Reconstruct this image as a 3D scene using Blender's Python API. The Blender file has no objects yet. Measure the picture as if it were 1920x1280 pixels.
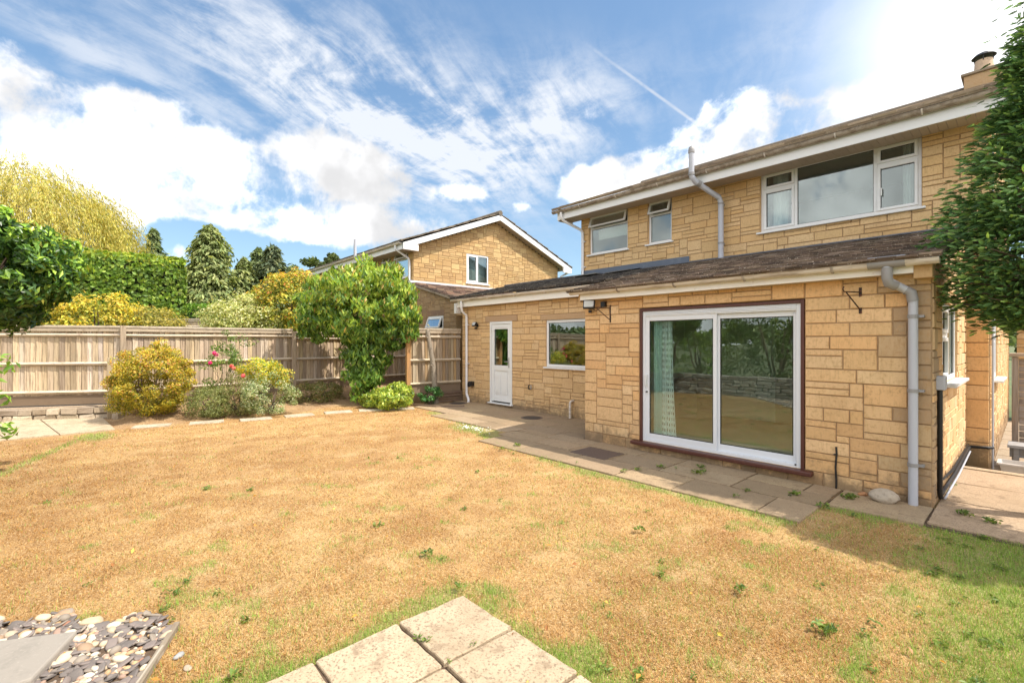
import bpy, math, random
import numpy as np
from mathutils import Vector, Matrix
SC = bpy.context.scene
COL = SC.collection
R = math.radians
# ------------------------------------------------------------------ camera, sky, sun, exposure
CAM_H, FPX = 1.65, 883.0
YAW = R(48)
cam_d = bpy.data.cameras.new('camera')
cam_d.sensor_width = 36
cam_d.lens = FPX / 1920 * 36
cam_d.clip_start, cam_d.clip_end = 0.05, 3000
cam = bpy.data.objects.new('camera', cam_d)
COL.objects.link(cam)
cam.location = (0, 0, CAM_H)
cam.rotation_euler = (R(90), 0, YAW)
SC.camera = cam
SC.view_settings.view_transform = 'Standard'
SC.view_settings.look = 'None'
SC.view_settings.exposure = 1.0
SC.view_settings.gamma = 1
SC.render.engine = 'CYCLES'
SC.cycles.use_denoising = True
SC.cycles.max_bounces = 8
SC.cycles.transparent_max_bounces = 16
SUN_DIR = Vector((0.57, 0.315, 1.0)).normalized()      # towards the sun
SUN_EL = math.asin(SUN_DIR.z)
sun_d = bpy.data.lights.new('sun', 'SUN')
sun_d.energy = 3.2
sun_d.angle = R(0.55)
sun_d.color = (1.0, 0.93, 0.82)
sun = bpy.data.objects.new('sun', sun_d)
COL.objects.link(sun)
sun.rotation_euler = SUN_DIR.to_track_quat('Z', 'Y').to_euler()
FW = Vector((-math.sin(YAW), math.cos(YAW), 0)); RT = Vector((math.cos(YAW), math.sin(YAW), 0))


class NT:
    """tiny helper for node trees"""
    def __init__(s, tree):
        s.t = tree; s.n = tree.nodes; s.l = tree.links
    def node(s, kind, **kw):
        n = s.n.new(kind)
        for k, v in kw.items():
            setattr(n, k, v)
        return n
    def put(s, sock, v):
        if v is None: return
        if isinstance(v, bpy.types.NodeSocket): s.l.new(v, sock)
        else: sock.default_value = v
    def m(s, op, a, b=None, c=None, clamp=False):
        n = s.node('ShaderNodeMath', operation=op, use_clamp=clamp)
        s.put(n.inputs[0], a); s.put(n.inputs[1], b); s.put(n.inputs[2], c)
        return n.outputs[0]
    def vm(s, op, a, b=None):
        n = s.node('ShaderNodeVectorMath', operation=op)
        s.put(n.inputs[0], a); s.put(n.inputs[1], b)
        return n.outputs['Value'] if op in ('DOT_PRODUCT', 'LENGTH') else n.outputs[0]
    def step(s, x, a, b, lo=0.0, hi=1.0):
        n = s.node('ShaderNodeMapRange', interpolation_type='SMOOTHSTEP')
        s.put(n.inputs[0], x)
        n.inputs[1].default_value = a; n.inputs[2].default_value = b
        n.inputs[3].default_value = lo; n.inputs[4].default_value = hi
        return n.outputs[0]
    def noise(s, vec, scale, detail=4, rough=0.55, dist=0.0, out=0):
        n = s.node('ShaderNodeTexNoise')
        s.put(n.inputs['Vector'], vec)
        n.inputs['Scale'].default_value = scale; n.inputs['Detail'].default_value = detail
        n.inputs['Roughness'].default_value = rough; n.inputs['Distortion'].default_value = dist
        return n.outputs[out]
    def mix(s, f, a, b, mode='MIX'):
        n = s.node('ShaderNodeMix', data_type='RGBA', blend_type=mode)
        s.put(n.inputs[0], f)
        for k, v in ((6, a), (7, b)):
            if isinstance(v, tuple) and len(v) == 3: v = v + (1,)
            s.put(n.inputs[k], v)
        return n.outputs[2]
    def mapping(s, vec, scale=(1, 1, 1), rot=(0, 0, 0), loc=(0, 0, 0)):
        n = s.node('ShaderNodeMapping')
        s.put(n.inputs[0], vec)
        n.inputs['Scale'].default_value = scale; n.inputs['Rotation'].default_value = rot; n.inputs['Location'].default_value = loc
        return n.outputs[0]
    def comb(s, x, y, z=0.0):
        n = s.node('ShaderNodeCombineXYZ')
        s.put(n.inputs[0], x); s.put(n.inputs[1], y); s.put(n.inputs[2], z)
        return n.outputs[0]


def pdir(px, py):
    return (FW + RT * ((px - 960) / FPX) + Vector((0, 0, (640 - py) / FPX))).normalized()


def build_world():
    w = bpy.data.worlds.new('World'); SC.world = w; w.use_nodes = True
    k = NT(w.node_tree); k.n.clear()
    out = k.node('ShaderNodeOutputWorld'); bg = k.node('ShaderNodeBackground')
    k.l.new(bg.outputs[0], out.inputs[0])
    tc = k.node('ShaderNodeTexCoord'); d = tc.outputs['Generated']
    sky = k.node('ShaderNodeTexSky', sky_type='NISHITA', sun_disc=False)
    sky.sun_elevation = SUN_EL; sky.sun_rotation = math.atan2(SUN_DIR.x, SUN_DIR.y)
    sky.air_density = 1.0; sky.dust_density = 0.9; sky.ozone_density = 1.6
    S = 0.080
    sep = k.node('ShaderNodeSeparateXYZ'); k.put(sep.inputs[0], d)
    x, y, z = sep.outputs
    az = k.m('ARCTAN2', x, y); el = k.m('ARCSINE', z)
    n1 = k.noise(d, 3.2, 8, 0.58, 0.25); n2 = k.noise(d, 9.0, 7, 0.6, 0.3)
    n3 = k.noise(d, 24.0, 6, 0.62, 0.2)
    nn = k.m('ADD', k.m('ADD', k.m('MULTIPLY', k.m('SUBTRACT', n1, 0.5), 1.5), k.m('MULTIPLY', k.m('SUBTRACT', n2, 0.5), 1.25)), k.m('MULTIPLY', k.m('SUBTRACT', n3, 0.5), 0.6))

    def blob(px, py, rx, ry, amp, rot=0.0):
        v = pdir(px, py); a0 = math.atan2(v.x, v.y); e0 = math.asin(v.z)
        v2 = pdir(px + rx, py); v3 = pdir(px, py - ry)
        sa = abs(math.atan2(v2.x, v2.y) - a0) + 1e-4; se = abs(math.asin(v3.z) - e0) + 1e-4
        u = k.m('MULTIPLY', k.m('SUBTRACT', az, a0), math.cos(e0)); sa *= math.cos(e0)
        e = k.m('SUBTRACT', el, e0)
        c, s_ = math.cos(rot), math.sin(rot)
        uu = k.m('ADD', k.m('MULTIPLY', u, c / sa), k.m('MULTIPLY', e, s_ / sa))
        ee = k.m('ADD', k.m('MULTIPLY', u, -s_ / se), k.m('MULTIPLY', e, c / se))
        r2 = k.m('ADD', k.m('MULTIPLY', uu, uu), k.m('MULTIPLY', ee, ee))
        return k.m('MULTIPLY', k.m('EXPONENT', k.m('MULTIPLY', r2, -0.9)), amp)

    def total(L):
        t = None
        for b in L:
            v = blob(*b); t = v if t is None else k.m('ADD', t, v)
        return t
    cum = total([(20, 255, 210, 100, 1.25), (-120, 300, 220, 170, 1.2), (230, 305, 190, 62, 1.15), (430, 335, 160, 62, 1.1), (640, 325, 120, 72, 1.2), (600, 425, 150, 30, 1.0),
                 (420, 385, 90, 26, .6), (230, 405, 60, 22, .6), (270, 195, 75, 32, 0.62), (870, 360, 70, 24, 0.52), (975, 385, 40, 16, .42), (350, 478, 40, 24, .75),
                 (1390, 235, 110, 55, 1.2), (1460, 260, 90, 45, .9), (1215, 315, 120, 42, 1.05), (1080, 360, 60, 30, .6),
                 (1860, 60, 170, 110, .62), (2050, 100, 220, 240, 1.2), (1640, 190, 130, 55, .72), (1110, 200, 50, 34, .30), (1000, 200, 40, 30, .25)])
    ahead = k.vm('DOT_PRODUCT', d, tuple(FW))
    back = k.step(ahead, 0.35, -0.15, 0.0, 0.75)  # extra cloud cover behind the view, put in as fill light
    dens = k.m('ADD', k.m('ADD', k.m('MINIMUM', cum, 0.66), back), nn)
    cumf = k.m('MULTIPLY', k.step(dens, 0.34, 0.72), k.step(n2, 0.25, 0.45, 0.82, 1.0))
    # high streaks
    pl = k.comb(k.m('DIVIDE', x, k.m('ADD', z, 0.12)), k.m('DIVIDE', y, k.m('ADD', z, 0.12)))
    wv = k.noise(pl, 1.3, 3, 0.5)
    al_ = (FW + RT * 0.45).normalized(); ac = Vector((-al_.y, al_.x, 0))
    st = k.comb(k.m('MULTIPLY', k.vm('DOT_PRODUCT', pl, tuple(al_)), 0.8), k.m('ADD', k.m('MULTIPLY', k.vm('DOT_PRODUCT', pl, tuple(ac)), 4.2), k.m('MULTIPLY', wv, 1.3)))
    c1 = k.noise(st, 1.6, 9, 0.64, 0.35)
    c2 = k.noise(pl, 5.5, 7, 0.65, 0.3)
    cm = total([(520, 130, 300, 120, .95, -0.35), (780, 250, 210, 120, 1.15, -0.3), (300, 190, 190, 50, .5, -0.3), (950, 270, 170, 100, .85), (1080, 190, 120, 80, .85), (700, 120, 200, 120, .45), (1500, 90, 250, 120, .35), (120, 60, 160, 50, .35, -.35)])
    cirr = k.m('MULTIPLY', cm, k.step(k.m('ADD', k.m('MULTIPLY', c1, .5), k.m('MULTIPLY', c2, .5)), 0.38, 0.64), clamp=True)
    glow = k.m('MULTIPLY', total([(1850, 30, 340, 220, 1.0)]), 1.0, clamp=True)
    # contrail
    a, b = pdir(1112, 92), pdir(1306, 232)
    nrm = a.cross(b).normalized(); mid = (a + b).normalized(); half = a.dot(mid)
    off = k.m('ABSOLUTE', k.vm('DOT_PRODUCT', d, tuple(nrm)))
    along = k.step(k.vm('DOT_PRODUCT', d, tuple(mid)), half - 0.0025, half + .001)
    tr = k.m('MULTIPLY', k.m('MULTIPLY', k.step(off, 0.0040, 0.0004), along), k.m('MULTIPLY', k.step(k.noise(d, 26, 4), 0.3, 0.62, .2, .6), k.step(k.vm('DOT_PRODUCT', d, tuple(b)), half * .985, half, .35, 1.0)))
    base = k.mix(1.0, sky.outputs[0], (S * 1.02, S * 1.06, S * 1.03, 1), 'MULTIPLY')
    base = k.mix(1.0, base, k.mix(k.step(z, 0.0, 0.75), (0.022, 0.044, 0.064), (0.020, 0.048, 0.088)), 'ADD')
    shade = k.step(k.noise(k.vm('ADD', d, (0.02, 0.015, 0.035)), 5.2, 5, 0.5), 0.34, 0.64, 0.46, 0.95)
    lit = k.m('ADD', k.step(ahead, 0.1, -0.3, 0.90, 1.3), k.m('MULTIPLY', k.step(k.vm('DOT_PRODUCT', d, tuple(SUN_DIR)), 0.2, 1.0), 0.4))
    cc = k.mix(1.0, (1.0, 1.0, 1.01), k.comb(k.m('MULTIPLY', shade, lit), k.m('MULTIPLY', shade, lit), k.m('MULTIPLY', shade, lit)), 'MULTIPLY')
    c = k.mix(glow, base, (0.78, 0.80, 0.83))
    c = k.mix(k.m('MULTIPLY', cirr, 0.85), c, (0.50, 0.515, 0.54))
    c = k.mix(tr, c, (0.46, 0.475, 0.50))
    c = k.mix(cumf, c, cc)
    # cloud brighter near the sun; unseen bank behind added to fill the shaded facades
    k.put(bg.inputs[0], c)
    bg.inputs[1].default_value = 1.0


build_world()

# ------------------------------------------------------------------ helpers
rng = np.random.default_rng(7)
random.seed(7)


def G(px, py, z=0.0):
    """world point on level z that the survey photo shows at px, py"""
    d = (CAM_H - z) * FPX / (py - 640)
    p = FW * d + RT * (d * (px - 960) / FPX)
    return Vector((p.x, p.y, z))


def at(px, py, d):
    p = FW * d + RT * (d * (px - 960) / FPX)
    return Vector((p.x, p.y, CAM_H + (640 - py) / FPX * d))


def tag(o, label=None, cat=None, group=None, kind=None):
    if label: o['label'] = label
    if cat: o['category'] = cat
    if group: o['group'] = group
    if kind: o['kind'] = kind
    return o


def thing(name, loc, label, cat, group=None, rz=0.0):
    o = bpy.data.objects.new(name, None); COL.objects.link(o)
    o.location = loc; o.rotation_euler = (0, 0, rz); o.empty_display_size = 0.2
    return tag(o, label, cat, group)


def link(name, me, parent=None, mat=None):
    o = bpy.data.objects.new(name, me); COL.objects.link(o)
    if mat is not None: me.materials.append(mat)
    if parent is not None:
        o.parent = parent
        o.matrix_parent_inverse = world_inv(parent)
    return o


def world_m(o):
    m = Matrix.LocRotScale(o.location, o.rotation_euler, o.scale)
    if o.parent: m = world_m(o.parent) @ o.matrix_parent_inverse @ m
    return m


def world_inv(o):
    return world_m(o).inverted()


class MB:
    def __init__(s):
        s.v = []; s.f = []; s.c = []
    def face(s, pts, col=(1, 1, 1)):
        i = len(s.v); s.v.extend([tuple(p) for p in pts]); s.f.append(tuple(range(i, i + len(pts)))); s.c.append(col)
    def hexa(s, p, col=(1, 1, 1)):
        """8 corners: bottom 0-3 ccw, top 4-7"""
        i = len(s.v); s.v.extend([tuple(q) for q in p])
        for f in ((0, 3, 2, 1), (4, 5, 6, 7), (0, 1, 5, 4), (1, 2, 6, 5), (2, 3, 7, 6), (3, 0, 4, 7)):
            s.f.append(tuple(i + a for a in f)); s.c.append(col)
        return s
    def box(s, x0, x1, y0, y1, z0, z1, col=(1, 1, 1)):
        return s.hexa([(x0, y0, z0), (x1, y0, z0), (x1, y1, z0), (x0, y1, z0), (x0, y0, z1), (x1, y0, z1), (x1, y1, z1), (x0, y1, z1)], col)
    def bar(s, a, b, w, h, col=(1, 1, 1), up=(0, 0, 1)):
        """box beam from a to b, w wide (horizontal), h high, centred"""
        a = Vector(a); b = Vector(b); d = (b - a).normalized(); u = Vector(up)
        sd = d.cross(u)
        if sd.length < 1e-4: sd = d.cross(Vector((1, 0, 0)))
        sd = sd.normalized() * (w / 2); uu = sd.cross(d).normalized() * (h / 2)
        return s.hexa([a - sd - uu, a + sd - uu, b + sd - uu, b - sd - uu, a - sd + uu, a + sd + uu, b + sd + uu, b - sd + uu], col)
    def tube(s, pts, r, n=10, col=(1, 1, 1), caps=True):
        pts = [Vector(p) for p in pts]; rr = r if isinstance(r, (list, tuple)) else [r] * len(pts)
        base = len(s.v); prev = None
        for i, p in enumerate(pts):
            d = (pts[min(i + 1, len(pts) - 1)] - pts[max(i - 1, 0)]).normalized()
            if prev is None:
                u = d.cross(Vector((0, 0, 1)))
                if u.length < 1e-3: u = d.cross(Vector((1, 0, 0)))
            else:
                u = prev - d * prev.dot(d)
                if u.length < 1e-4: u = d.cross(Vector((1, 0, 0)))
            u.normalize(); prev = u; w = d.cross(u)
            for j in range(n):
                t = 2 * math.pi * j / n
                s.v.append(tuple(p + (u * math.cos(t) + w * math.sin(t)) * rr[i]))
        for i in range(len(pts) - 1):
            for j in range(n):
                a = base + i * n + j; b = base + i * n + (j + 1) % n
                s.f.append((a, b, b + n, a + n)); s.c.append(col)
        if caps:
            s.f.append(tuple(base + j for j in range(n))[::-1]); s.c.append(col)
            s.f.append(tuple(base + (len(pts) - 1) * n + j for j in range(n))); s.c.append(col)
        return s
    def build(s, name, mat, parent=None, smooth=False, bevel=0.0):
        me = bpy.data.meshes.new(name); me.from_pydata(s.v, [], s.f); me.update()
        at_ = me.attributes.new('Col', 'FLOAT_COLOR', 'FACE')
        arr = np.ones((len(s.f), 4), np.float32); arr[:, :3] = np.array(s.c, np.float32); at_.data.foreach_set('color', arr.ravel())
        if smooth:
            me.polygons.foreach_set('use_smooth', [True] * len(s.f))
            me.set_sharp_from_angle(angle=R(38))
        o = link(name, me, parent, mat)
        if bevel:
            b = o.modifiers.new('bevel', 'BEVEL'); b.width = bevel; b.segments = 2; b.limit_method = 'ANGLE'; b.angle_limit = R(40)
        return o


def mat(name, base=(0.5, 0.5, 0.5), rough=0.7, col_attr=False, noise=None, bump=None, metal=0.0, spec=0.5, damp=False):
    """noise: list of (scale vec or float, colour, lo, hi, amount) ; bump: list of (scale, strength, dist)"""
    m = bpy.data.materials.new(name); m.use_nodes = True
    k = NT(m.node_tree); p = k.n['Principled BSDF']
    p.inputs['Roughness'].default_value = rough; p.inputs['Metallic'].default_value = metal
    p.inputs['Specular IOR Level'].default_value = spec
    pos = k.node('ShaderNodeNewGeometry').outputs['Position']
    c = base + (1,) if len(base) == 3 else base
    if col_attr:
        a = k.node('ShaderNodeAttribute', attribute_name='Col'); c = k.mix(1.0, a.outputs['Color'], c, 'MULTIPLY')
    for (sc, cc, lo, hi, amt) in (noise or []):
        v = k.mapping(pos, scale=sc) if isinstance(sc, tuple) else pos
        n = k.noise(v, 1.0 if isinstance(sc, tuple) else sc, 6, 0.62)
        c = k.mix(k.step(n, lo, hi, 0, amt), c, cc)
    if damp:      # splash staining and algae low on the walls
        zz = k.node('ShaderNodeSeparateXYZ'); k.put(zz.inputs[0], pos)
        nz = k.noise(pos, 7.0, 6, 0.7)
        f = k.step(k.m('ADD', zz.outputs[2], k.m('MULTIPLY', k.m('SUBTRACT', nz, 0.5), 1.1)), 0.34, -0.02, 0, 0.7)
        c = k.mix(f, c, (0.15, 0.105, 0.065))
    k.put(p.inputs['Base Color'], c)
    h = None
    for (sc, st, ds) in (bump or []):
        v = k.mapping(pos, scale=sc) if isinstance(sc, tuple) else pos
        n = k.noise(v, 1.0 if isinstance(sc, tuple) else sc, 6, 0.65)
        b = k.node('ShaderNodeBump'); b.inputs['Strength'].default_value = st; b.inputs['Distance'].default_value = ds
        k.put(b.inputs['Height'], n)
        if h is not None: k.put(b.inputs['Normal'], h)
        h = b.outputs[0]
    if h is not None: k.put(p.inputs['Normal'], h)
    return m


def leaf_mat(name, rough=0.45, trans=0.42, spec=0.4):
    m = bpy.data.materials.new(name); m.use_nodes = True
    k = NT(m.node_tree); p = k.n['Principled BSDF']; out = k.n['Material Output']
    a = k.node('ShaderNodeAttribute', attribute_name='Col')
    k.put(p.inputs['Base Color'], a.outputs['Color']); p.inputs['Roughness'].default_value = rough
    p.inputs['Specular IOR Level'].default_value = spec
    t = k.node('ShaderNodeBsdfTranslucent'); k.put(t.inputs[0], k.mix(1.0, a.outputs['Color'], (1.25, 1.2, 0.6), 'MULTIPLY'))
    x = k.node('ShaderNodeMixShader'); x.inputs[0].default_value = trans
    k.l.new(p.outputs[0], x.inputs[1]); k.l.new(t.outputs[0], x.inputs[2]); k.l.new(x.outputs[0], out.inputs[0])
    return m


def glass_mat(name, refl=0.3, tint=(0.8, 0.86, 0.84)):
    m = bpy.data.materials.new(name); m.use_nodes = True
    k = NT(m.node_tree); k.n.remove(k.n['Principled BSDF']); out = k.n['Material Output']
    t = k.node('ShaderNodeBsdfTransparent'); t.inputs[0].default_value = tint + (1,)
    g = k.node('ShaderNodeBsdfGlossy'); g.inputs['Roughness'].default_value = 0.004; g.inputs[0].default_value = (0.95, 1, 0.98, 1)
    fr = k.node('ShaderNodeLayerWeight'); fr.inputs[0].default_value = 0.25
    pos = k.node('ShaderNodeNewGeometry').outputs['Position']
    b = k.node('ShaderNodeBump'); b.inputs['Strength'].default_value = 0.12; b.inputs['Distance'].default_value = 0.01
    k.put(b.inputs['Height'], k.noise(pos, 1.4, 1)); k.put(g.inputs['Normal'], b.outputs[0])
    x = k.node('ShaderNodeMixShader'); k.put(x.inputs[0], k.m('ADD', k.m('MULTIPLY', fr.outputs[0], 0.45), refl, clamp=True))
    k.l.new(t.outputs[0], x.inputs[1]); k.l.new(g.outputs[0], x.inputs[2]); k.l.new(x.outputs[0], out.inputs[0])
    return m


M = {}
M['stone'] = mat('bath_stone', (1, 1, 1), 0.9, True, damp=True,
                 noise=[(2.2, (0.42, 0.25, 0.105), 0.46, 0.75, 0.4), (30.0, (0.42, 0.245, 0.10), 0.48, 0.72, 0.6), (9.0, (0.66, 0.46, 0.25), 0.55, 0.8, 0.35), ((60, 60, 7), (0.40, 0.24, 0.10), 0.5, 0.72, 0.4)],
                 bump=[((80, 80, 6), 0.6, 0.010), (35.0, 0.5, 0.012)])
M['stone_old'] = mat('weathered_stone', (1, 1, 1), 0.95, True,
                     noise=[(3.0, (0.15, 0.10, 0.06), 0.42, 0.7, 0.6), (40.0, (0.10, 0.065, 0.04), 0.5, 0.75, 0.6), (60.0, (0.6, 0.5, 0.38), 0.66, 0.72, 0.7)],
                     bump=[(60.0, 0.5, 0.01)])
M['mortar'] = mat('mortar', (0.36, 0.24, 0.135), 0.95, noise=[(12.0, (0.25, 0.165, 0.09), 0.4, 0.7, 0.7)], bump=[(70.0, 0.5, 0.01)])
M['upvc'] = mat('white_upvc', (0.72, 0.72, 0.72), 0.35, noise=[((2, 2, 9), (0.5, 0.44, 0.36), 0.5, 0.85, 0.35)])
M['fascia'] = mat('cream_fascia', (0.84, 0.81, 0.76), 0.45, noise=[((1.2, 1.2, 12), (0.56, 0.44, 0.30), 0.5, 0.8, 0.5), (22.0, (0.4, 0.3, 0.2), 0.62, 0.75, 0.4)])
M['gutter'] = mat('gutter_plastic', (0.66, 0.60, 0.53), 0.5, noise=[((3, 3, 30), (0.26, 0.19, 0.13), 0.42, 0.7, 0.7)])
M['gutter_old'] = mat('weathered_gutter', (0.38, 0.32, 0.26), 0.7, noise=[(9.0, (0.2, 0.15, 0.11), 0.42, 0.62, 0.8), (30.0, (0.5, 0.42, 0.3), 0.55, 0.7, 0.5)], bump=[(40.0, .3, .01)])
M['greypipe'] = mat('grey_plastic', (0.44, 0.45, 0.50), 0.42, noise=[((5, 5, 2), (0.3, 0.29, 0.3), 0.5, 0.8, 0.5)])
M['bracket_grey'] = mat('grey_collar_plastic', (0.27, 0.26, 0.26), 0.5)
M['whitepipe'] = mat('white_plastic', (0.74, 0.73, 0.74), 0.4, noise=[((5, 5, 2), (0.5, 0.45, 0.38), 0.55, 0.8, 0.5)])
M['tile'] = mat('roof_tile', (1, 1, 1), 0.92, True, noise=[(30.0, (0.22, 0.19, 0.13), 0.6, 0.7, 0.8), (5.0, (0.05, 0.035, 0.028), 0.45, 0.7, 0.4), (45.0, (0.55, 0.50, 0.42), 0.62, 0.66, 0.9)], bump=[(60.0, 0.5, 0.01)])
M['lead'] = mat('lead', (0.11, 0.13, 0.17), 0.55, noise=[(6.0, (0.2, 0.22, 0.26), 0.5, 0.75, 0.5)], metal=0.2)
M['soffit'] = mat('soffit_board', (0.66, 0.60, 0.53), 0.6, True)
M['wood_frame'] = mat('brown_hardwood', (0.085, 0.026, 0.018), 0.45, noise=[((30, 30, 4), (0.16, 0.06, 0.04), 0.5, 0.75, 0.5)], bump=[((60, 60, 6), .2, .004)])
M['fence'] = mat('weathered_timber', (1, 1, 1), 0.9, True, noise=[((55, 55, 2.2), (0.17, 0.12, 0.08), 0.46, 0.64, 0.7), (5.0, (0.36, 0.24, 0.14), 0.5, 0.75, 0.4), (18.0, (0.05, 0.035, 0.025), 0.68, 0.76, 0.8)], bump=[((70, 70, 4), 0.5, 0.006)])
M['rail'] = mat('timber_rail', (1, 1, 1), 0.9, True, noise=[((3, 3, 50), (0.2, 0.15, 0.1), 0.45, 0.7, 0.6), (9.0, (0.16, 0.11, 0.07), 0.5, 0.72, 0.5)], bump=[((5, 5, 90), 0.5, 0.006)])
M['slab'] = mat('concrete_slab', (1, 1, 1), 0.9, True, noise=[(75.0, (0.17, 0.115, 0.07), 0.52, 0.62, 0.8), (150.0, (0.52, 0.42, 0.29), 0.55, 0.68, 0.5), (3.0, (0.30, 0.21, 0.125), 0.42, 0.72, 0.6), (11., (0.22, 0.15, 0.09), .52, .70, .65)], bump=[(110.0, 0.6, 0.01), (25.0, .3, .01)])
M['soil'] = mat('soil', (0.10, 0.065, 0.04), 1.0, noise=[(30.0, (0.2, 0.13, 0.08), 0.45, 0.7, 0.6)], bump=[(40.0, 0.8, 0.02)])
M['black'] = mat('black_metal', (0.012, 0.011, 0.011), 0.5)
M['lamp_glass'] = mat('lamp_lens', (0.5, 0.5, 0.47), 0.15)
M['rust'] = mat('rusty_iron', (0.035, 0.018, 0.012), 0.7, noise=[(40.0, (0.16, 0.05, 0.02), 0.5, 0.65, 0.8)])
M['bark'] = mat('bark', (0.12, 0.085, 0.06), 0.95, noise=[(18.0, (0.22, 0.19, 0.15), 0.5, 0.7, 0.7)], bump=[((30, 30, 8), 0.8, 0.02)])
M['palebark'] = mat('pale_bark', (0.26, 0.22, 0.17), 0.95, noise=[(22.0, (0.10, 0.07, 0.05), 0.5, 0.68, 0.8)], bump=[((30, 30, 12), 0.8, 0.02)])
M['rock'] = mat('rock', (1, 1, 1), 0.9, True, noise=[(25.0, (0.18, 0.14, 0.1), 0.45, 0.7, 0.5), (70.0, (0.5, 0.46, 0.4), 0.6, 0.75, 0.5)], bump=[(30.0, 0.5, 0.015)])
M['pebble'] = mat('pebble', (1, 1, 1), 0.7, True, noise=[(60.0, (0.25, 0.2, 0.16), 0.5, 0.75, 0.35)], bump=[(60.0, 0.3, 0.004)])
M['room'] = mat('plaster', (1, 1, 1), 0.9, True)
M['teal'] = mat('teal_curtain', (0.68, 0.77, 0.74), 0.9)
M['white_cloth'] = mat('white_curtain', (0.88, 0.88, 0.88), 0.9)
M['steel'] = mat('steel', (0.5, 0.5, 0.52), 0.35, metal=0.8)
M['pot'] = mat('clay_pot', (0.55, 0.40, 0.28), 0.9, noise=[(9.0, (0.3, 0.22, 0.16), 0.5, 0.7, 0.5)])
M['cover'] = mat('brown_cover', (0.11, 0.075, 0.06), 0.65, noise=[(40.0, (0.06, 0.04, 0.035), 0.45, 0.7, 0.6)], bump=[(50.0, .3, .004)])
M['tub'] = mat('grey_tub', (0.55, 0.52, 0.49), 0.5, noise=[(6.0, (0.35, 0.3, 0.26), 0.5, 0.7, 0.5)])
M['glass'] = glass_mat('window_glass', 0.13)
M['glass_door'] = glass_mat('door_glass', 0.10, (0.84, 0.93, 0.90))
M['leaf'] = leaf_mat('leaf'); M['leaf_gloss'] = leaf_mat('glossy_leaf', 0.32, 0.38, 0.5)
M['needle'] = leaf_mat('needle', 0.6, 0.35, 0.25); M['blade'] = leaf_mat('grass_blade', 0.75, 0.25, 0.15)
M['petal'] = leaf_mat('petal', 0.6, 0.3, 0.2)

STONE = [(0.70, 0.45, 0.225), (0.67, 0.415, 0.195), (0.73, 0.485, 0.255), (0.68, 0.445, 0.23), (0.71, 0.43, 0.20), (0.64, 0.385, 0.18), (0.73, 0.505, 0.28), (.69, .455, .235)]
STONE_OLD = [(0.46, 0.315, 0.18), (0.42, 0.28, 0.16), (0.52, 0.36, 0.20), (0.38, 0.265, 0.16)]


def jit(c, a=0.06):
    k = 1 + random.uniform(-a, a)
    return (c[0] * k, c[1] * k, c[2] * k * (1 + random.uniform(-a, a) * .4))


def planeY(Y):     # a wall that faces the camera side, outward = -Y
    return lambda u, z, d: (u, Y - d, z)


def planeX(X):     # a wall that faces +X
    return lambda u, z, d: (X + d, u, z)


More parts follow.
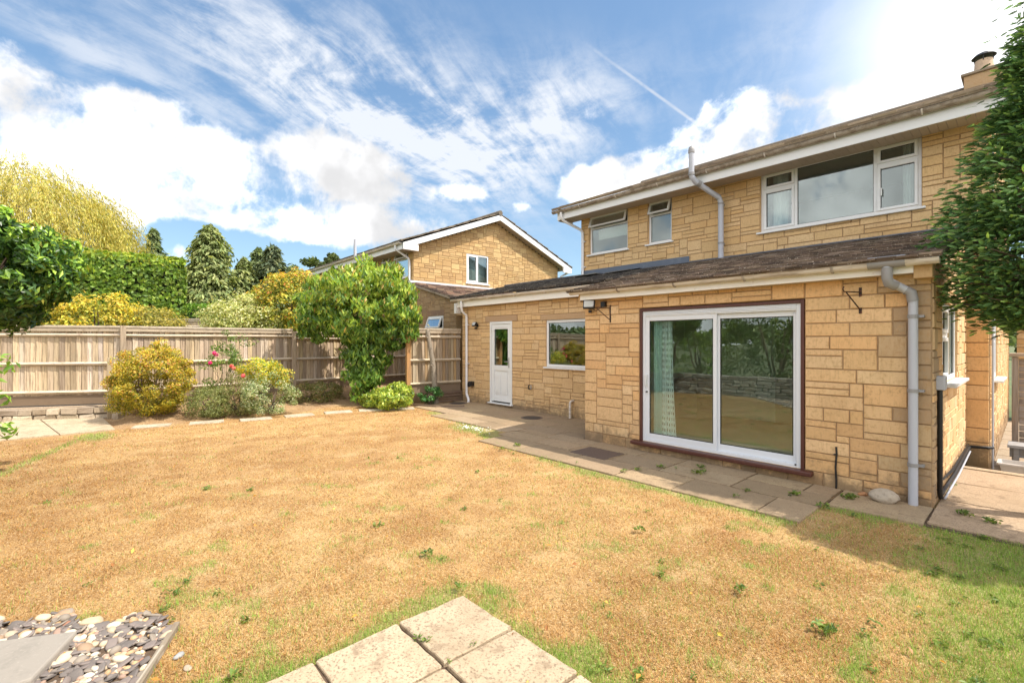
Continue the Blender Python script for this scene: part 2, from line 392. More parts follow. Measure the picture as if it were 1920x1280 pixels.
def ashlar(name, parent, fn, u0, u1, z0, z1, holes=(), seed=1, mod=0.074, cell=0.06, top=None, wmax=7, old=None, oldfn=None, quoin=None, reveal=0.10, pal=STONE):
    """random-coursed stone: mortar bed sheet plus one proud block per stone"""
    rd = random.Random(seed)
    def ticks(a, b, cuts, st):
        cs = sorted({round(c, 4) for c in cuts if a < c < b} | {a, b}); o = [a]
        for p, q in zip(cs[:-1], cs[1:]):
            n = max(1, round((q - p) / st)); o += [p + (q - p) * (i + 1) / n for i in range(n)]
        return o
    U = ticks(u0, u1, [h[0] for h in holes] + [h[1] for h in holes], cell)
    Z = ticks(z0, z1, [h[2] for h in holes] + [h[3] for h in holes], mod)
    nu, nz = len(U) - 1, len(Z) - 1
    occ = [[False] * nu for _ in range(nz)]
    mort = MB(); b = MB(); bo = MB()
    for j in range(nz):
        zc = (Z[j] + Z[j + 1]) / 2
        for i in range(nu):
            uc = (U[i] + U[i + 1]) / 2
            if any(h[0] < uc < h[1] and h[2] < zc < h[3] for h in holes): occ[j][i] = True
            elif top and zc > top(uc): occ[j][i] = True
            else: mort.face([fn(U[i], Z[j], 0), fn(U[i + 1], Z[j], 0), fn(U[i + 1], Z[j + 1], 0), fn(U[i], Z[j + 1], 0)])
    for j in range(nz):
        i = 0
        while i < nu:
            if occ[j][i]: i += 1; continue
            h = rd.choices((1, 2, 3), (3.4, 5.0, .8))[0]
            w = {1: rd.randint(4, wmax + 2), 2: rd.randint(3, wmax + 1), 3: rd.randint(5, wmax + 1)}[h]
            ww = 1
            while ww < w and i + ww < nu and not occ[j][i + ww]: ww += 1
            rest = 0
            while i + ww + rest < nu and rest < 2 and not occ[j][i + ww + rest]: rest += 1
            if rest == 1 and (i + ww + 1 >= nu or occ[j][i + ww + 1]): ww += 1
            hh = 1
            while hh < h and j + hh < nz and all(not occ[j + hh][i + q] for q in range(ww)): hh += 1
            for jj in range(hh):
                for q in range(ww): occ[j + jj][i + q] = True
            g = 0.0045 + rd.uniform(0, .0015)
            a0, a1, c0, c1 = U[i] + g, U[i + ww] - g, Z[j] + g, Z[j + hh] - g
            # clip slanted tops
            isold = oldfn and oldfn((a0 + a1) / 2, (c0 + c1) / 2)
            col = jit(rd.choice(STONE_OLD if isold else pal), 0.06)
            dd = 0.012 + rd.uniform(-.003, .004); e = 0.005; q_ = lambda: rd.uniform(-.0022, .0022)
            lo = [fn(a0, c0, 0), fn(a1, c0, 0), fn(a1, c1, 0), fn(a0, c1, 0)]
            hi = [fn(a0 + e + q_(), c0 + e + q_(), dd + q_()), fn(a1 - e + q_(), c0 + e + q_(), dd + q_()), fn(a1 - e + q_(), c1 - e + q_(), dd + q_()), fn(a0 + e + q_(), c1 - e + q_(), dd + q_())]
            t = b
            for q in range(4):
                t.face([lo[q], lo[(q + 1) % 4], hi[(q + 1) % 4], hi[q]], col)
            t.face(hi, col)
            i += ww
    for (a, c, p, q) in [h[:4] for h in holes]:
        for (r, s_) in (((a, p), (c, p)), ((c, p), (c, q)), ((c, q), (a, q)), ((a, q), (a, p))):
            b.face([fn(r[0], r[1], 0.006), fn(s_[0], s_[1], 0.006), fn(s_[0], s_[1], -reveal - .04), fn(r[0], r[1], -reveal - .04)], STONE[3])
    w = b.build(name, M['stone'], parent)
    mort.build('mortar_joints', M['mortar'], w)
    return w


def window(parent, fn, u0, u1, z0, z1, panes, sill=True, back=0.07, fw=0.045, name='window', gl='glass', sillw=0.06):
    """panes: (u0,u1,z0,z1,kind) kind 0 fixed, 1 sash frame, 2 open top light. The mesh is the outer frame"""
    def bx(mb, a, c, p, q, d0, d1, col=(1, 1, 1)):
        mb.hexa([fn(a, p, d0), fn(c, p, d0), fn(c, p, d1), fn(a, p, d1), fn(a, q, d0), fn(c, q, d0), fn(c, q, d1), fn(a, q, d1)], col)
    f = MB()
    d0, d1 = -back - 0.05, -back + 0.02
    bx(f, u0, u0 + fw, z0, z1, d0, d1); bx(f, u1 - fw, u1, z0, z1, d0, d1)
    bx(f, u0 + fw, u1 - fw, z0, z0 + fw, d0, d1); bx(f, u0 + fw, u1 - fw, z1 - fw, z1, d0, d1)
    us = sorted({p[0] for p in panes if p[0] > u0 + .05}); zs = sorted({p[2] for p in panes if p[2] > z0 + .05})
    for u in us: bx(f, u - fw * .5, u + fw * .5, z0 + fw, z1 - fw, d0 + .001, d1 - .002)
    for p in panes:
        if p[2] > z0 + .05:
            a = p[0] + (fw * .5 if p[0] > u0 + .05 else fw); c = p[1] - (fw * .5 if p[1] < u1 - .05 else fw)
            bx(f, a, c, p[2] - fw * .5, p[2] + fw * .5, d0 + .002, d1 - .004)
    o = f.build(name, M['upvc'], parent, bevel=0.004)
    for p in panes:
        a, c, q, r, kind = p
        a += (fw * .5 if a > u0 + .05 else fw); c -= (fw * .5 if c < u1 - .05 else fw)
        q += (fw * .5 if q > z0 + .05 else fw); r -= (fw * .5 if r < z1 - .05 else fw)
        if kind == 2:                          # top-hung light pushed open: bottom edge outwards
            ang = R(20); hgt = r - q + .03
            def g2(u, z, d, r=r, ang=ang):
                zz = r - z; dd = d - d1 + 0.0
                return fn(u, r - zz * math.cos(ang) - dd * math.sin(ang) * 0 , d1 + zz * math.sin(ang) + dd)
            s = MB(); a -= .015; c += .015; q2 = r - hgt
            def b2(a_, c_, p_, q_, e0, e1):
                s.hexa([g2(a_, p_, e0), g2(c_, p_, e0), g2(c_, p_, e1), g2(a_, p_, e1), g2(a_, q_, e0), g2(c_, q_, e0), g2(c_, q_, e1), g2(a_, q_, e1)])
            w = 0.045
            b2(a, a + w, q2, r, d1 + .002, d1 + .045); b2(c - w, c, q2, r, d1 + .002, d1 + .045)
            b2(a + w, c - w, q2, q2 + w, d1 + .002, d1 + .045); b2(a + w, c - w, r - w, r, d1 + .002, d1 + .045)
            so = s.build('open_sash', M['upvc'], o, bevel=.003)
            s = MB(); b2(a + w, c - w, q2 + w, r - w, d1 + .018, d1 + .024); s.build('pane', M[gl], o)
            continue
        if kind == 1:
            s = MB(); w = 0.042; e0, e1 = d1 - .03, d1 + .014
            bx(s, a, a + w, q, r, e0, e1); bx(s, c - w, c, q, r, e0, e1); bx(s, a + w, c - w, q, q + w, e0, e1); bx(s, a + w, c - w, r - w, r, e0, e1)
            s.build('sash', M['upvc'], o, bevel=.004)
            a += w; c -= w; q += w; r -= w
        s = MB(); bx(s, a, c, q, r, d1 - .032, d1 - .024); s.build('pane', M[gl], o)
        s = MB(); g_ = .008                      # dark gasket line round the glass
        for (aa, cc, qq, rr) in ((a, a + g_, q, r), (c - g_, c, q, r), (a + g_, c - g_, q, q + g_), (a + g_, c - g_, r - g_, r)):
            bx(s, aa, cc, qq, rr, d1 - .023, d1 - .018)
        s.build('gasket', M['black'], o)
    if sill:
        s = MB(); bx(s, u0 - .05, u1 + .05, z0 - .035, z0 - .002, -back, sillw); s.build('sill', M['upvc'], o, bevel=.004)
    return o


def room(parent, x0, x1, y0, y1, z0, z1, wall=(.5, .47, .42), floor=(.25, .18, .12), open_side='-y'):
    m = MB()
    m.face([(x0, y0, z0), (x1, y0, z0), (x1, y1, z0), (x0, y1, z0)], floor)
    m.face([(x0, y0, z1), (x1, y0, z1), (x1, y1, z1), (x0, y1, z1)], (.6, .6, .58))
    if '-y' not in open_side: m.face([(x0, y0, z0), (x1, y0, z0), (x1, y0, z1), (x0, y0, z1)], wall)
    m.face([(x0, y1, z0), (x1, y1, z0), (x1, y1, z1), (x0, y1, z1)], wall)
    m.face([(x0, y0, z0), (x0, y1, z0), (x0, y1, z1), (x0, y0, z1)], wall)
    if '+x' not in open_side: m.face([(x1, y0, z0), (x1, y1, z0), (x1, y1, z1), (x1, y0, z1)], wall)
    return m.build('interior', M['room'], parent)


def tiles(name, parent, o, ud, L, sd, S, gauge=0.1, width=0.165, seed=3, pal=None, tilt=0.016, th=0.016, rows=None, ragged=0.012):
    """o: lower start corner, ud/sd: unit vectors along the eave / up the slope"""
    rd = random.Random(seed); o = Vector(o); ud = Vector(ud).normalized(); sd = Vector(sd).normalized(); n = ud.cross(sd).normalized()
    if n.z < 0: n = -n
    pal = pal or [(0.15, 0.105, 0.075), (0.11, 0.078, 0.058), (0.19, 0.135, 0.10), (0.08, 0.058, 0.045), (0.26, 0.20, 0.15)]
    m = MB(); nr = rows or int(S / gauge)
    for r in range(nr):
        u = -width * (0.5 if r % 2 else 0.0)
        while u < L:
            a = max(u, 0); b = min(u + width, L)
            if b - a > .02:
                s0 = r * gauge + rd.uniform(-ragged, ragged * .3); s1 = min(r * gauge + gauge * 1.6, S)
                lift = tilt + rd.uniform(-.002, .006); c = jit(rd.choice(pal), .2)
                p0 = o + ud * (a + .002) + sd * s0; p1 = o + ud * (b - .002) + sd * s0; p2 = o + ud * (b - .002) + sd * s1; p3 = o + ud * (a + .002) + sd * s1
                tw = rd.uniform(-.003, .003)
                m.hexa([p0 + n * lift, p1 + n * (lift + tw), p2 + n * .002, p3 + n * .002, p0 + n * (lift + th), p1 + n * (lift + th + tw), p2 + n * (th * .6), p3 + n * (th * .6)], c)
            u += width
    m2 = m
    m2.face([o, o + ud * L, o + ud * L + sd * S, o + sd * S], tuple(v * .6 for v in pal[0]))
    m2.hexa([o, o + ud * L, o + ud * L + sd * .05, o + sd * .05, o + n * (tilt + .002), o + ud * L + n * (tilt + .002), o + ud * L + sd * .05 + n * tilt * .9, o + sd * .05 + n * tilt * .9], tuple(v * .8 for v in pal[0]))
    return m2.build(name, M['tile'], parent)


def half_gutter(parent, a, b, r, mt, n=9, brackets=0, bmat=None, name='gutter', bstep=0.9, boff=.5):
    """half-round channel between a and b, open on top, with brackets"""
    a = Vector(a); b = Vector(b); d = (b - a).normalized(); s = d.cross(Vector((0, 0, 1))).normalized()
    m = MB(); L = (b - a).length
    def pt(base, t, rr): return base + s * (math.cos(t) * rr) - Vector((0, 0, math.sin(t) * rr))
    for (ri, ro) in ((r - .004, r),):
        for i in range(n):
            t0 = math.pi * i / n; t1 = math.pi * (i + 1) / n
            m.face([pt(a, t0, ro), pt(a, t1, ro), pt(b, t1, ro), pt(b, t0, ro)]); m.face([pt(a, t0, ri), pt(b, t0, ri), pt(b, t1, ri), pt(a, t1, ri)])
        for t in (0, math.pi):
            m.face([pt(a, t, ri), pt(a, t, ro), pt(b, t, ro), pt(b, t, ri)])
    for e in (a, b):
        m.face([pt(e, math.pi * i / n, r) for i in range(n + 1)])
    # front bead
    for t in (0, math.pi):
        m.tube([pt(a, t, r), pt(b, t, r)], 0.007, 6)
    o = m.build(name, mt, parent, smooth=True)
    x = boff
    while x < L:
        c = a + d * x; q = MB()
        q.tube([pt(c, math.pi * i / 8, r + .006) for i in range(9)], 0.011, 6); q.build('gutter_bracket', bmat or mt, o, smooth=True); x += bstep
    return o


# ------------------------------------------------------------------ ground
def vnoise(x, y, sc, seed=0):
    """smooth value noise, numpy"""
    r = np.random.default_rng(seed); T = r.random((64, 64))
    X = x * sc; Y = y * sc; xi = np.floor(X).astype(int); yi = np.floor(Y).astype(int); fx = X - xi; fy = Y - yi
    fx = fx * fx * (3 - 2 * fx); fy = fy * fy * (3 - 2 * fy)
    g = lambda a, b: T[a % 64, b % 64]
    return (g(xi, yi) * (1 - fx) + g(xi + 1, yi) * fx) * (1 - fy) + (g(xi, yi + 1) * (1 - fx) + g(xi + 1, yi + 1) * fx) * fy


def fbm(x, y, sc, seed=0, o=4):
    t = 0; a = .5; n = 0
    for i in range(o):
        t = t + a * vnoise(x, y, sc * 2 ** i, seed + i); n += a; a *= .55
    return t / n


def sstep(x, a, b):
    t = np.clip((x - a) / (b - a), 0, 1); return t * t * (3 - 2 * t)


def ground_z(x, y):
    return 0.27 * sstep(-x, 11.4, 13.4) * sstep(8 - y, 0.2, 1.0) * sstep(y, .35, .9) + 0.012 * (fbm(x, y, 1.2, 50) - .5)


EDGE_X = np.array([-10.9, -9.9, -7.2, -5.9, -3.8, -1.45, -1.40, -0.1, 0.0, 1.5])
EDGE_Y = np.array([6.35, 6.05, 5.62, 4.98, 4.72, 4.80, 5.50, 5.62, 5.75, 6.0])


def path_edge(x):
    return np.interp(x, EDGE_X, EDGE_Y)


def in_slabs(x, y):          # foreground corner of paving
    return (x > -2.46) & (y < 1.79) & (x < 4) & (y > -1.5)


def greenness(x, y):
    n = fbm(x, y, 1.6, 3); n2 = fbm(x, y, 5.0, 9, 3); n3 = fbm(x, y, 0.5, 21, 2)
    g = 1.0 * sstep(x + (n - .5) * 1.2 + (y - 4.2) * .16, -0.75, 0.05) * sstep(6.4 - y, 0, 1)
    e = path_edge(x) - y
    g = np.maximum(g, (.85 * sstep(.30 - e + (n2 - .5) * .3, 0.05, .28)) * (x > -9.5) * (e > -.3))
    dx = np.maximum(np.maximum(-2.46 - x, 0), np.maximum(y - 1.79, 0)); ins = dx > 0
    g = np.maximum(g, (.8 * sstep(.30 - dx + (n2 - .5) * .6, 0.0, .25)) * ins * (y < 2.4) * (x > -2.9))
    g = np.maximum(g, .75 * sstep(n2, .64, .74) * sstep(n, .5, .62) * sstep(x, -4.5, -1.0))
    g = np.maximum(g, .45 * sstep(n2, .66, .76) * sstep(x, -9, -5))
    g = np.maximum(g, .10 * sstep(x, -5, -1.5) * sstep(n, .35, .6))
    g = np.maximum(g, .9 * np.exp(-(((x + 7.1) / .6) ** 2 + ((y - 5.4) / .32) ** 2) ** 2))
    g = np.maximum(g, .8 * np.exp(-(((x + 10.9) / .45) ** 2 + ((y - .1) / .25) ** 2) ** 2))
    g = np.maximum(g, .6 * sstep(.12 - np.abs(y - (-1.0 + (x + 8.0) * -.32)), 0, .1) * (x < -8.2) * (x > -11))
    return np.clip(g, 0, 1)


def grid_mesh(name, x0, x1, y0, y1, st, zf, colf, mt):
    nx = int((x1 - x0) / st) + 1; ny = int((y1 - y0) / st) + 1
    X, Y = np.meshgrid(np.linspace(x0, x1, nx), np.linspace(y0, y1, ny)); x = X.ravel(); y = Y.ravel()
    co = np.stack([x, y, zf(x, y)], 1).astype(np.float32)
    i = np.arange(nx - 1); j = np.arange(ny - 1); I, J = np.meshgrid(i, j); a = (J * nx + I).ravel()
    F = np.stack([a, a + 1, a + 1 + nx, a + nx], 1)
    me = raw_mesh(name, co, F, None)
    c = me.attributes.new('Col', 'FLOAT_COLOR', 'POINT'); arr = np.ones((len(co), 4), np.float32); arr[:, :3] = colf(x, y); c.data.foreach_set('color', arr.ravel())
    return link(name, me, None, mt)


def raw_mesh(name, co, F, fcol, smooth=False):
    me = bpy.data.meshes.new(name); nf, k = F.shape
    me.vertices.add(len(co)); me.vertices.foreach_set('co', np.ascontiguousarray(co, np.float32).ravel())
    me.loops.add(nf * k); me.loops.foreach_set('vertex_index', np.ascontiguousarray(F, np.int32).ravel())
    me.polygons.add(nf); me.polygons.foreach_set('loop_start', np.arange(0, nf * k, k, dtype=np.int32))
    me.update(calc_edges=True)
    if fcol is not None:
        c = me.attributes.new('Col', 'FLOAT_COLOR', 'FACE'); arr = np.ones((nf, 4), np.float32); arr[:, :3] = fcol; c.data.foreach_set('color', arr.ravel())
    if smooth: me.polygons.foreach_set('use_smooth', np.ones(nf, bool))
    return me


DRY = np.array([0.49, 0.30, 0.115]); DRY2 = np.array([0.36, 0.19, 0.062]); GRN = np.array([0.17, 0.24, 0.05]); SOIL = np.array([0.17, 0.11, 0.07])


def lawn_col(x, y):
    g = greenness(x, y)[:, None]; n = np.clip(.62 * sstep(fbm(x, y, 3.4, 31, 6), .34, .66) + .5 * sstep(fbm(x, y, .8, 131, 4), .42, .6), 0, 1.15)[:, None]
    c = DRY * (1 - n) + DRY2 * n
    c = c * (1 - g * .85) + GRN * g * .85
    bed = sstep(-x + (fbm(x, y, 2.5, 77) - .5) * .8, 11.2, 11.9)[:, None]
    return c * (1 - bed * .8) + np.array([0.30, 0.19, 0.11]) * bed * .8


m = mat('lawn_ground', (1, 1, 1), 1.0, True, noise=[(70.0, (0.72, 0.53, 0.29), 0.52, 0.62, 0.65), (48.0, (0.17, 0.095, 0.035), 0.53, 0.63, 0.75), (9.0, (0.34, 0.18, 0.065), 0.48, 0.66, 0.5), (2.6, (0.62, 0.44, 0.22), 0.5, 0.68, 0.4), (22.0, (0.22, 0.15, 0.06), 0.6, 0.68, 0.7)], bump=[(90.0, 0.8, 0.02), (18.0, .5, .03)])
lawn = grid_mesh('lawn', -16.0, 3.4, -3.4, 8.2, 0.06, ground_z, lawn_col, m)
tag(lawn, kind='structure')
m = MB(); m.box(-400, 400, -400, 400, -1.4, -0.42)
g_ = m.build('ground', mat('far_ground', (0.10, 0.13, 0.05), 1.0, noise=[(0.3, (0.2, 0.17, 0.07), 0.4, 0.7, 0.7)]))
tag(g_, kind='structure')


# paving ------------------------------------------------------------
SLABC = [(0.35, 0.25, 0.15), (0.30, 0.215, 0.13), (0.38, 0.28, 0.17), (0.265, 0.19, 0.115), (0.32, 0.225, 0.135)]


def slab(mb, x0, x1, y0, y1, z=0.022, th=.05, col=None, tilt=.004):
    col = col or jit(random.choice(SLABC), .08); t = [random.uniform(-tilt, tilt) for _ in range(4)]
    zz = [z + a for a in t]
    P = []; cr = random.uniform(.006, .016)
    for (ax, ay, bx_, by) in ((x0, y0, x1, y0), (x1, y0, x1, y1), (x1, y1, x0, y1), (x0, y1, x0, y0)):
        L = math.hypot(bx_ - ax, by - ay); n = max(3, int(L / .07))
        for q in range(n):
            f = (q + (.0 if q else 0)) / n; f = cr / L if q == 0 else f
            nx, ny = -(by - ay) / L, (bx_ - ax) / L; o = random.uniform(-.001, .0045) + (random.random() < .07) * .008
            P.append((ax + (bx_ - ax) * f + nx * o, ay + (by - ay) * f + ny * o))
        P.append((bx_ - (bx_ - ax) * cr / L, by - (by - ay) * cr / L))
    def zt(x, y):
        u = (x - x0) / (x1 - x0); v = (y - y0) / (y1 - y0)
        return zz[0] * (1 - u) * (1 - v) + zz[1] * u * (1 - v) + zz[2] * u * v + zz[3] * (1 - u) * v
    cx, cy = (x0 + x1) / 2, (y0 + y1) / 2; k = len(P); i0 = len(mb.v); e = .005
    mb.v += [(x, y, z - th) for x, y in P] + [(x, y, zt(x, y) - e) for x, y in P]
    top = [(x + (cx - x) / max(math.hypot(cx - x, cy - y), .01) * e, y + (cy - y) / max(math.hypot(cx - x, cy - y), .01) * e) for x, y in P]
    mb.v += [(x, y, zt(x, y)) for x, y in top]
    for r_ in (0, 1):
        for q in range(k): a = i0 + r_ * k + q; b = i0 + r_ * k + (q + 1) % k; mb.f.append((a, b, b + k, a + k)); mb.c.append(col)
    mb.f.append(tuple(i0 + 2 * k + q for q in range(k))); mb.c.append(col)


p = MB()
for (y0, y1, xa, xb) in ((4.78, 5.36, -6.15, -1.42), (5.38, 5.80, -6.35, -1.42), (5.82, 6.17, -5.6, -1.42)):
    x = xa
    while x < xb - .2:
        w = random.choice((.6, .9, .9, .75)); x2 = min(x + w, xb)
        slab(p, x + .007, x2 - .007, y0, y1, col=jit(random.choice(SLABC), .1)); x = x2
slab(p, -1.40, -0.67, 5.52, 6.17)
slab(p, -6.34, -5.62, 5.83, 6.16)
rows = [5.62, 6.07, 6.52, 6.97, 7.42, 7.70]
for k_, (y0, y1) in enumerate(zip(rows[:-1], rows[1:])):
    x = -10.75 + (k_ % 2) * .3
    while x < -5.12:
        w = random.choice((.6, .6, .9)); x2 = min(x + w, -5.08 if y1 > 6.1 else -6.37)
        if x2 - x < .15: break
        if y0 + .30 > float(path_edge(x + .3)) and not (y1 < 6.17 and x2 > -5.7) and not (x2 > -6.36 and y1 < 6.1):
            slab(p, x + .007, x2 - .007, y0 + .005, y1 - .005, col=jit(random.choice(SLABC), .12))
        x = x2
y = 5.62
for w in (.95, .9, .88):       # side passage, long riven slabs
    slab(p, -.655, .35, y + .008, y + w - .008, col=jit((.42, .30, .195), .05)); slab(p, .37, 1.5, y + .008, y + w - .008, col=jit((.41, .295, .19), .05)); y += w
slab(p, -.64, 1.5, y + .004, y + .16, z=.03, th=.28, col=(.43, .32, .21))
pth = p.build('path', M['slab']); tag(pth, kind='structure')
p = MB(); p.face([(-6.0, 4.8, .006), (-1.43, 4.85, .006), (-1.43, 6.19, .006), (-6.0, 6.19, .006)]); p.face([(-10.6, 6.2, .0062), (-6.1, 5.75, .0062), (-5.06, 6.19, .0062), (-5.06, 7.71, .0062), (-10.6, 7.71, .0062)])
p.face([(-1.42, 5.52, .006), (1.5, 5.62, .006), (1.5, 8.4, .006), (-.66, 8.4, .006), (-.66, 6.19, .006), (-1.42, 6.19, .006)])
tag(p.build('path_bed', M['soil']), kind='structure')
p = MB(); yy = 8.45
while yy < 15.5:
    slab(p, -.42, .35, yy + .006, yy + .6, z=-.17, col=jit((.36, .29, .21), .08)); slab(p, .36, 1.6, yy + .006, yy + .6, z=-.17, col=jit((.36, .29, .21), .08)); yy += .61
tag(p.build('side_passage_floor', M['slab']), kind='structure')
# foreground corner
p = MB()
y1 = 1.79; yk = 0
for h_ in (.46, .47, .46, .46, .46):
    x = -2.46 + (0 if yk % 1 == 0 else .2)
    while x < 1.2:
        slab(p, x + .004, x + .478 - .004, y1 - h_ + .004, y1 - .004, z=.03, tilt=.006, col=jit((.50, .39, .26), .07)); x += .482
    y1 -= h_ + .004; yk += 1
tag(p.build('patio', M['slab']), kind='structure')
p = MB(); p.face([(-2.44, -1, .010), (1.2, -1, .010), (1.2, 1.77, .010), (-2.44, 1.77, .010)]); tag(p.build('patio_bed', M['soil']), kind='structure')
# paved rest area at the left
p = MB(); A, B, C, D = G(-150, 806), G(186, 777), G(216, 806), G(-90, 836)
for (s0, s1) in ((0, .30), (.305, .62), (.625, 1.0)):
    q = [A.lerp(B, s0), A.lerp(B, s1 - .003), D.lerp(C, s1 - .003), D.lerp(C, s0)]
    c = jit((.50, .40, .27), .05)
    p.hexa([(v.x, v.y, -.03) for v in (q[3], q[2], q[1], q[0])] + [(v.x, v.y, .025) for v in (q[3], q[2], q[1], q[0])], c)
tag(p.build('small_patio', M['slab'], bevel=.006), kind='structure')

# stepping slabs
steps = [(285, 799), (388, 792), (480, 786), (561, 779), (634, 773), (697, 769), (753, 766.5)]
pts = [G(a, b) for a, b in steps]
names = ['pale stepping slab nearest the small paved area at the left', 'second stepping slab counting from the left, below the golden bush', 'third stepping slab from the left, below the pink roses', 'middle stepping slab, just right of the variegated shrub',
         'stepping slab on the lawn edge left of the leafy tree trunk', 'stepping slab on the lawn edge in front of the leafy tree', 'last stepping slab, by the low green plant near the path']
for i, q in enumerate(pts):
    d = (pts[min(i + 1, 6)] - pts[max(i - 1, 0)]).normalized(); m = MB(); w, h = .30, .17
    m.hexa([(-w, -h, -.03), (w, -h, -.03), (w, h, -.03), (-w, h, -.03), (-w + .006, -h + .006, .02), (w - .006, -h + .006, .02), (w - .006, h - .006, .02), (-w + .006, h - .006, .02)], jit((.52, .45, .34), .05))
    me = m.build('stepping_slab', M['slab'], bevel=.005); me.location = q; me.rotation_euler = (0, 0, math.atan2(d.y, d.x) + random.uniform(-.06, .06))
    tag(me, names[i], 'stepping slab', 'stepping slabs along the far edge of the lawn')

# ------------------------------------------------------------------ our house
HY1, HY2, HY3 = 6.2, 7.72, 9.48
house = thing('house', (-4, 9.5, 0), 'large cut-stone house with brown-framed sliding doors, low tiled roof and grey flue pipe', 'house')
fE, fW_, fM = planeY(HY1), planeY(HY2), planeY(HY3)
SD = (-4.00, -1.79, 0.16, 2.15)
old_corner = lambda u, z: (u > -1.02 and z < 2.0) or (z < .17)
ashlar('extension_wall', house, fE, -5.05, -0.68, 0, 2.42, [SD], 11, oldfn=lambda u, z: (u > -0.90 - (.12 if int(z / .3) % 2 else 0)) and z < 2.2 or z < .08 or (u < -4.8 and z < .2))
ashlar('wing_wall', house, fW_, -10.62, -5.05, 0, 2.72, [(-9.41, -8.56, .10, 2.15), (-7.41, -5.95, 1.08, 2.13), (-9.60, -8.37, 2.15, 2.30), (-7.58, -5.8, 2.13, 2.26)], 5, oldfn=lambda u, z: z < .08, pal=[(0.63, 0.42, 0.215), (0.66, 0.44, 0.225), (0.60, 0.395, 0.195), (0.65, 0.45, 0.24)])
m = MB(); m.box(-9.59, -8.38, 7.70, 7.8, 2.153, 2.297, (.42, .28, .17)); m.box(-7.575, -5.8, 7.70, 7.8, 2.133, 2.257, (.46, .31, .18))
for i_ in (0, 6):
    q = MB(); q.v = m.v[8 * (i_ // 6):8 * (i_ // 6) + 8]; q.f = m.f[:6]; q.c = m.c[i_:i_ + 6]; q.build('lintel', M['stone'], house, bevel=.004)
W1 = (-7.59, -6.44, 3.84, 4.84); W2 = (-5.90, -5.31, 3.85, 4.83); W3 = (-3.49, -1.16, 3.71, 4.83)
ashlar('rear_wall', house, fM, -7.85, -0.43, 2.45, 4.86, [W1, W2, W3], 8, wmax=8, pal=[(0.66, 0.44, 0.215), (0.63, 0.42, 0.205), (0.68, 0.465, 0.24), (0.64, 0.41, 0.19), (.68, .47, .25)])
ashlar('rear_wall', house, fM, -0.68, -0.43, -0.2, 2.45, [], 9, mod=.21, cell=.25, oldfn=lambda u, z: False)
SW = (6.88, 8.30, 1.19, 2.08); SW2 = (10.1, 11.3, 1.07, 2.05)
ashlar('side_wall', house, planeX(-0.68), 6.2, 9.48, 0, 3.2, [SW], 14, top=lambda u: 2.42 + .235 * (u - 6.2), oldfn=lambda u, z: u < 6.45 and z < 2.2)
ashlar('side_wall', house, planeX(-0.43), 9.48, 16.4, -0.2, 6.4, [SW2], 15, top=lambda u: 4.86 + .39 * (min(u, 25.88 - u) - 9.48))
ashlar('end_wall', house, lambda u, z, d: (-10.62 - d, u, z), 7.72, 12.0, 0, 3.2, [], 16, top=lambda u: 2.60 + .235 * (u - 7.45) if u < 9.6 else 3.0)
m = MB()                                                     # the shell behind the facades, plain masonry faces that only show from the side
m.face([(-7.85, 9.48, 2.4), (-7.85, 16.4, 2.4), (-7.85, 16.4, 4.86), (-7.85, 12.94, 6.2), (-7.85, 9.48, 4.86)]); m.face([(-7.85, 16.4, 0), (-.43, 16.4, 0), (-.43, 16.4, 4.86), (-7.85, 16.4, 4.86)])
m.face([(-5.05, 6.2, 0), (-5.05, 7.72, 0), (-5.05, 7.72, 2.72), (-5.05, 6.2, 2.42)]); m.face([(-10.62, 12, 0), (-7.85, 12, 0), (-7.85, 12, 2.9), (-10.62, 12, 2.9)])
m.c = [(.46, .31, .16)] * len(m.f); m.build('plain_wall', M['stone'], house)

# roofs
SL = .235; RA = math.atan(SL); sdn = Vector((0, math.cos(RA), math.sin(RA)))
def rz(y): return 2.455 + SL * (y - 5.93)
tiles('lean_to_roof', house, (-5.20, 5.90, rz(5.90)), (1, 0, 0), 4.62, sdn, (9.46 - 5.90) / math.cos(RA), gauge=.105, seed=4, ragged=.025, tilt=.022, th=.02)
tiles('lean_to_roof', house, (-10.80, 7.42, rz(7.42)), (1, 0, 0), 5.60, sdn, (9.48 - 7.42) / math.cos(RA), gauge=.105, seed=6, tilt=.026, th=.024, ragged=.03, pal=[(0.055, 0.048, 0.045), (0.08, 0.068, 0.06), (0.13, 0.11, 0.09), (0.04, 0.036, 0.036)])
m = MB(); m.hexa([(-10.8, 9.48, 3.27), (-7.86, 9.48, 3.27), (-7.86, 12.2, 2.66), (-10.8, 12.2, 2.66), (-10.8, 9.48, 3.31), (-7.86, 9.48, 3.31), (-7.86, 12.2, 2.70), (-10.8, 12.2, 2.70)], (.05, .04, .04)); m.build('rear_slope', M['tile'], house)
m = MB(); m.tube([(-10.82, 9.48, 3.31), (-7.87, 9.48, 3.31)], .07, 10, (.05, .045, .045)); m.build('ridge_tiles', M['tile'], house, smooth=True)
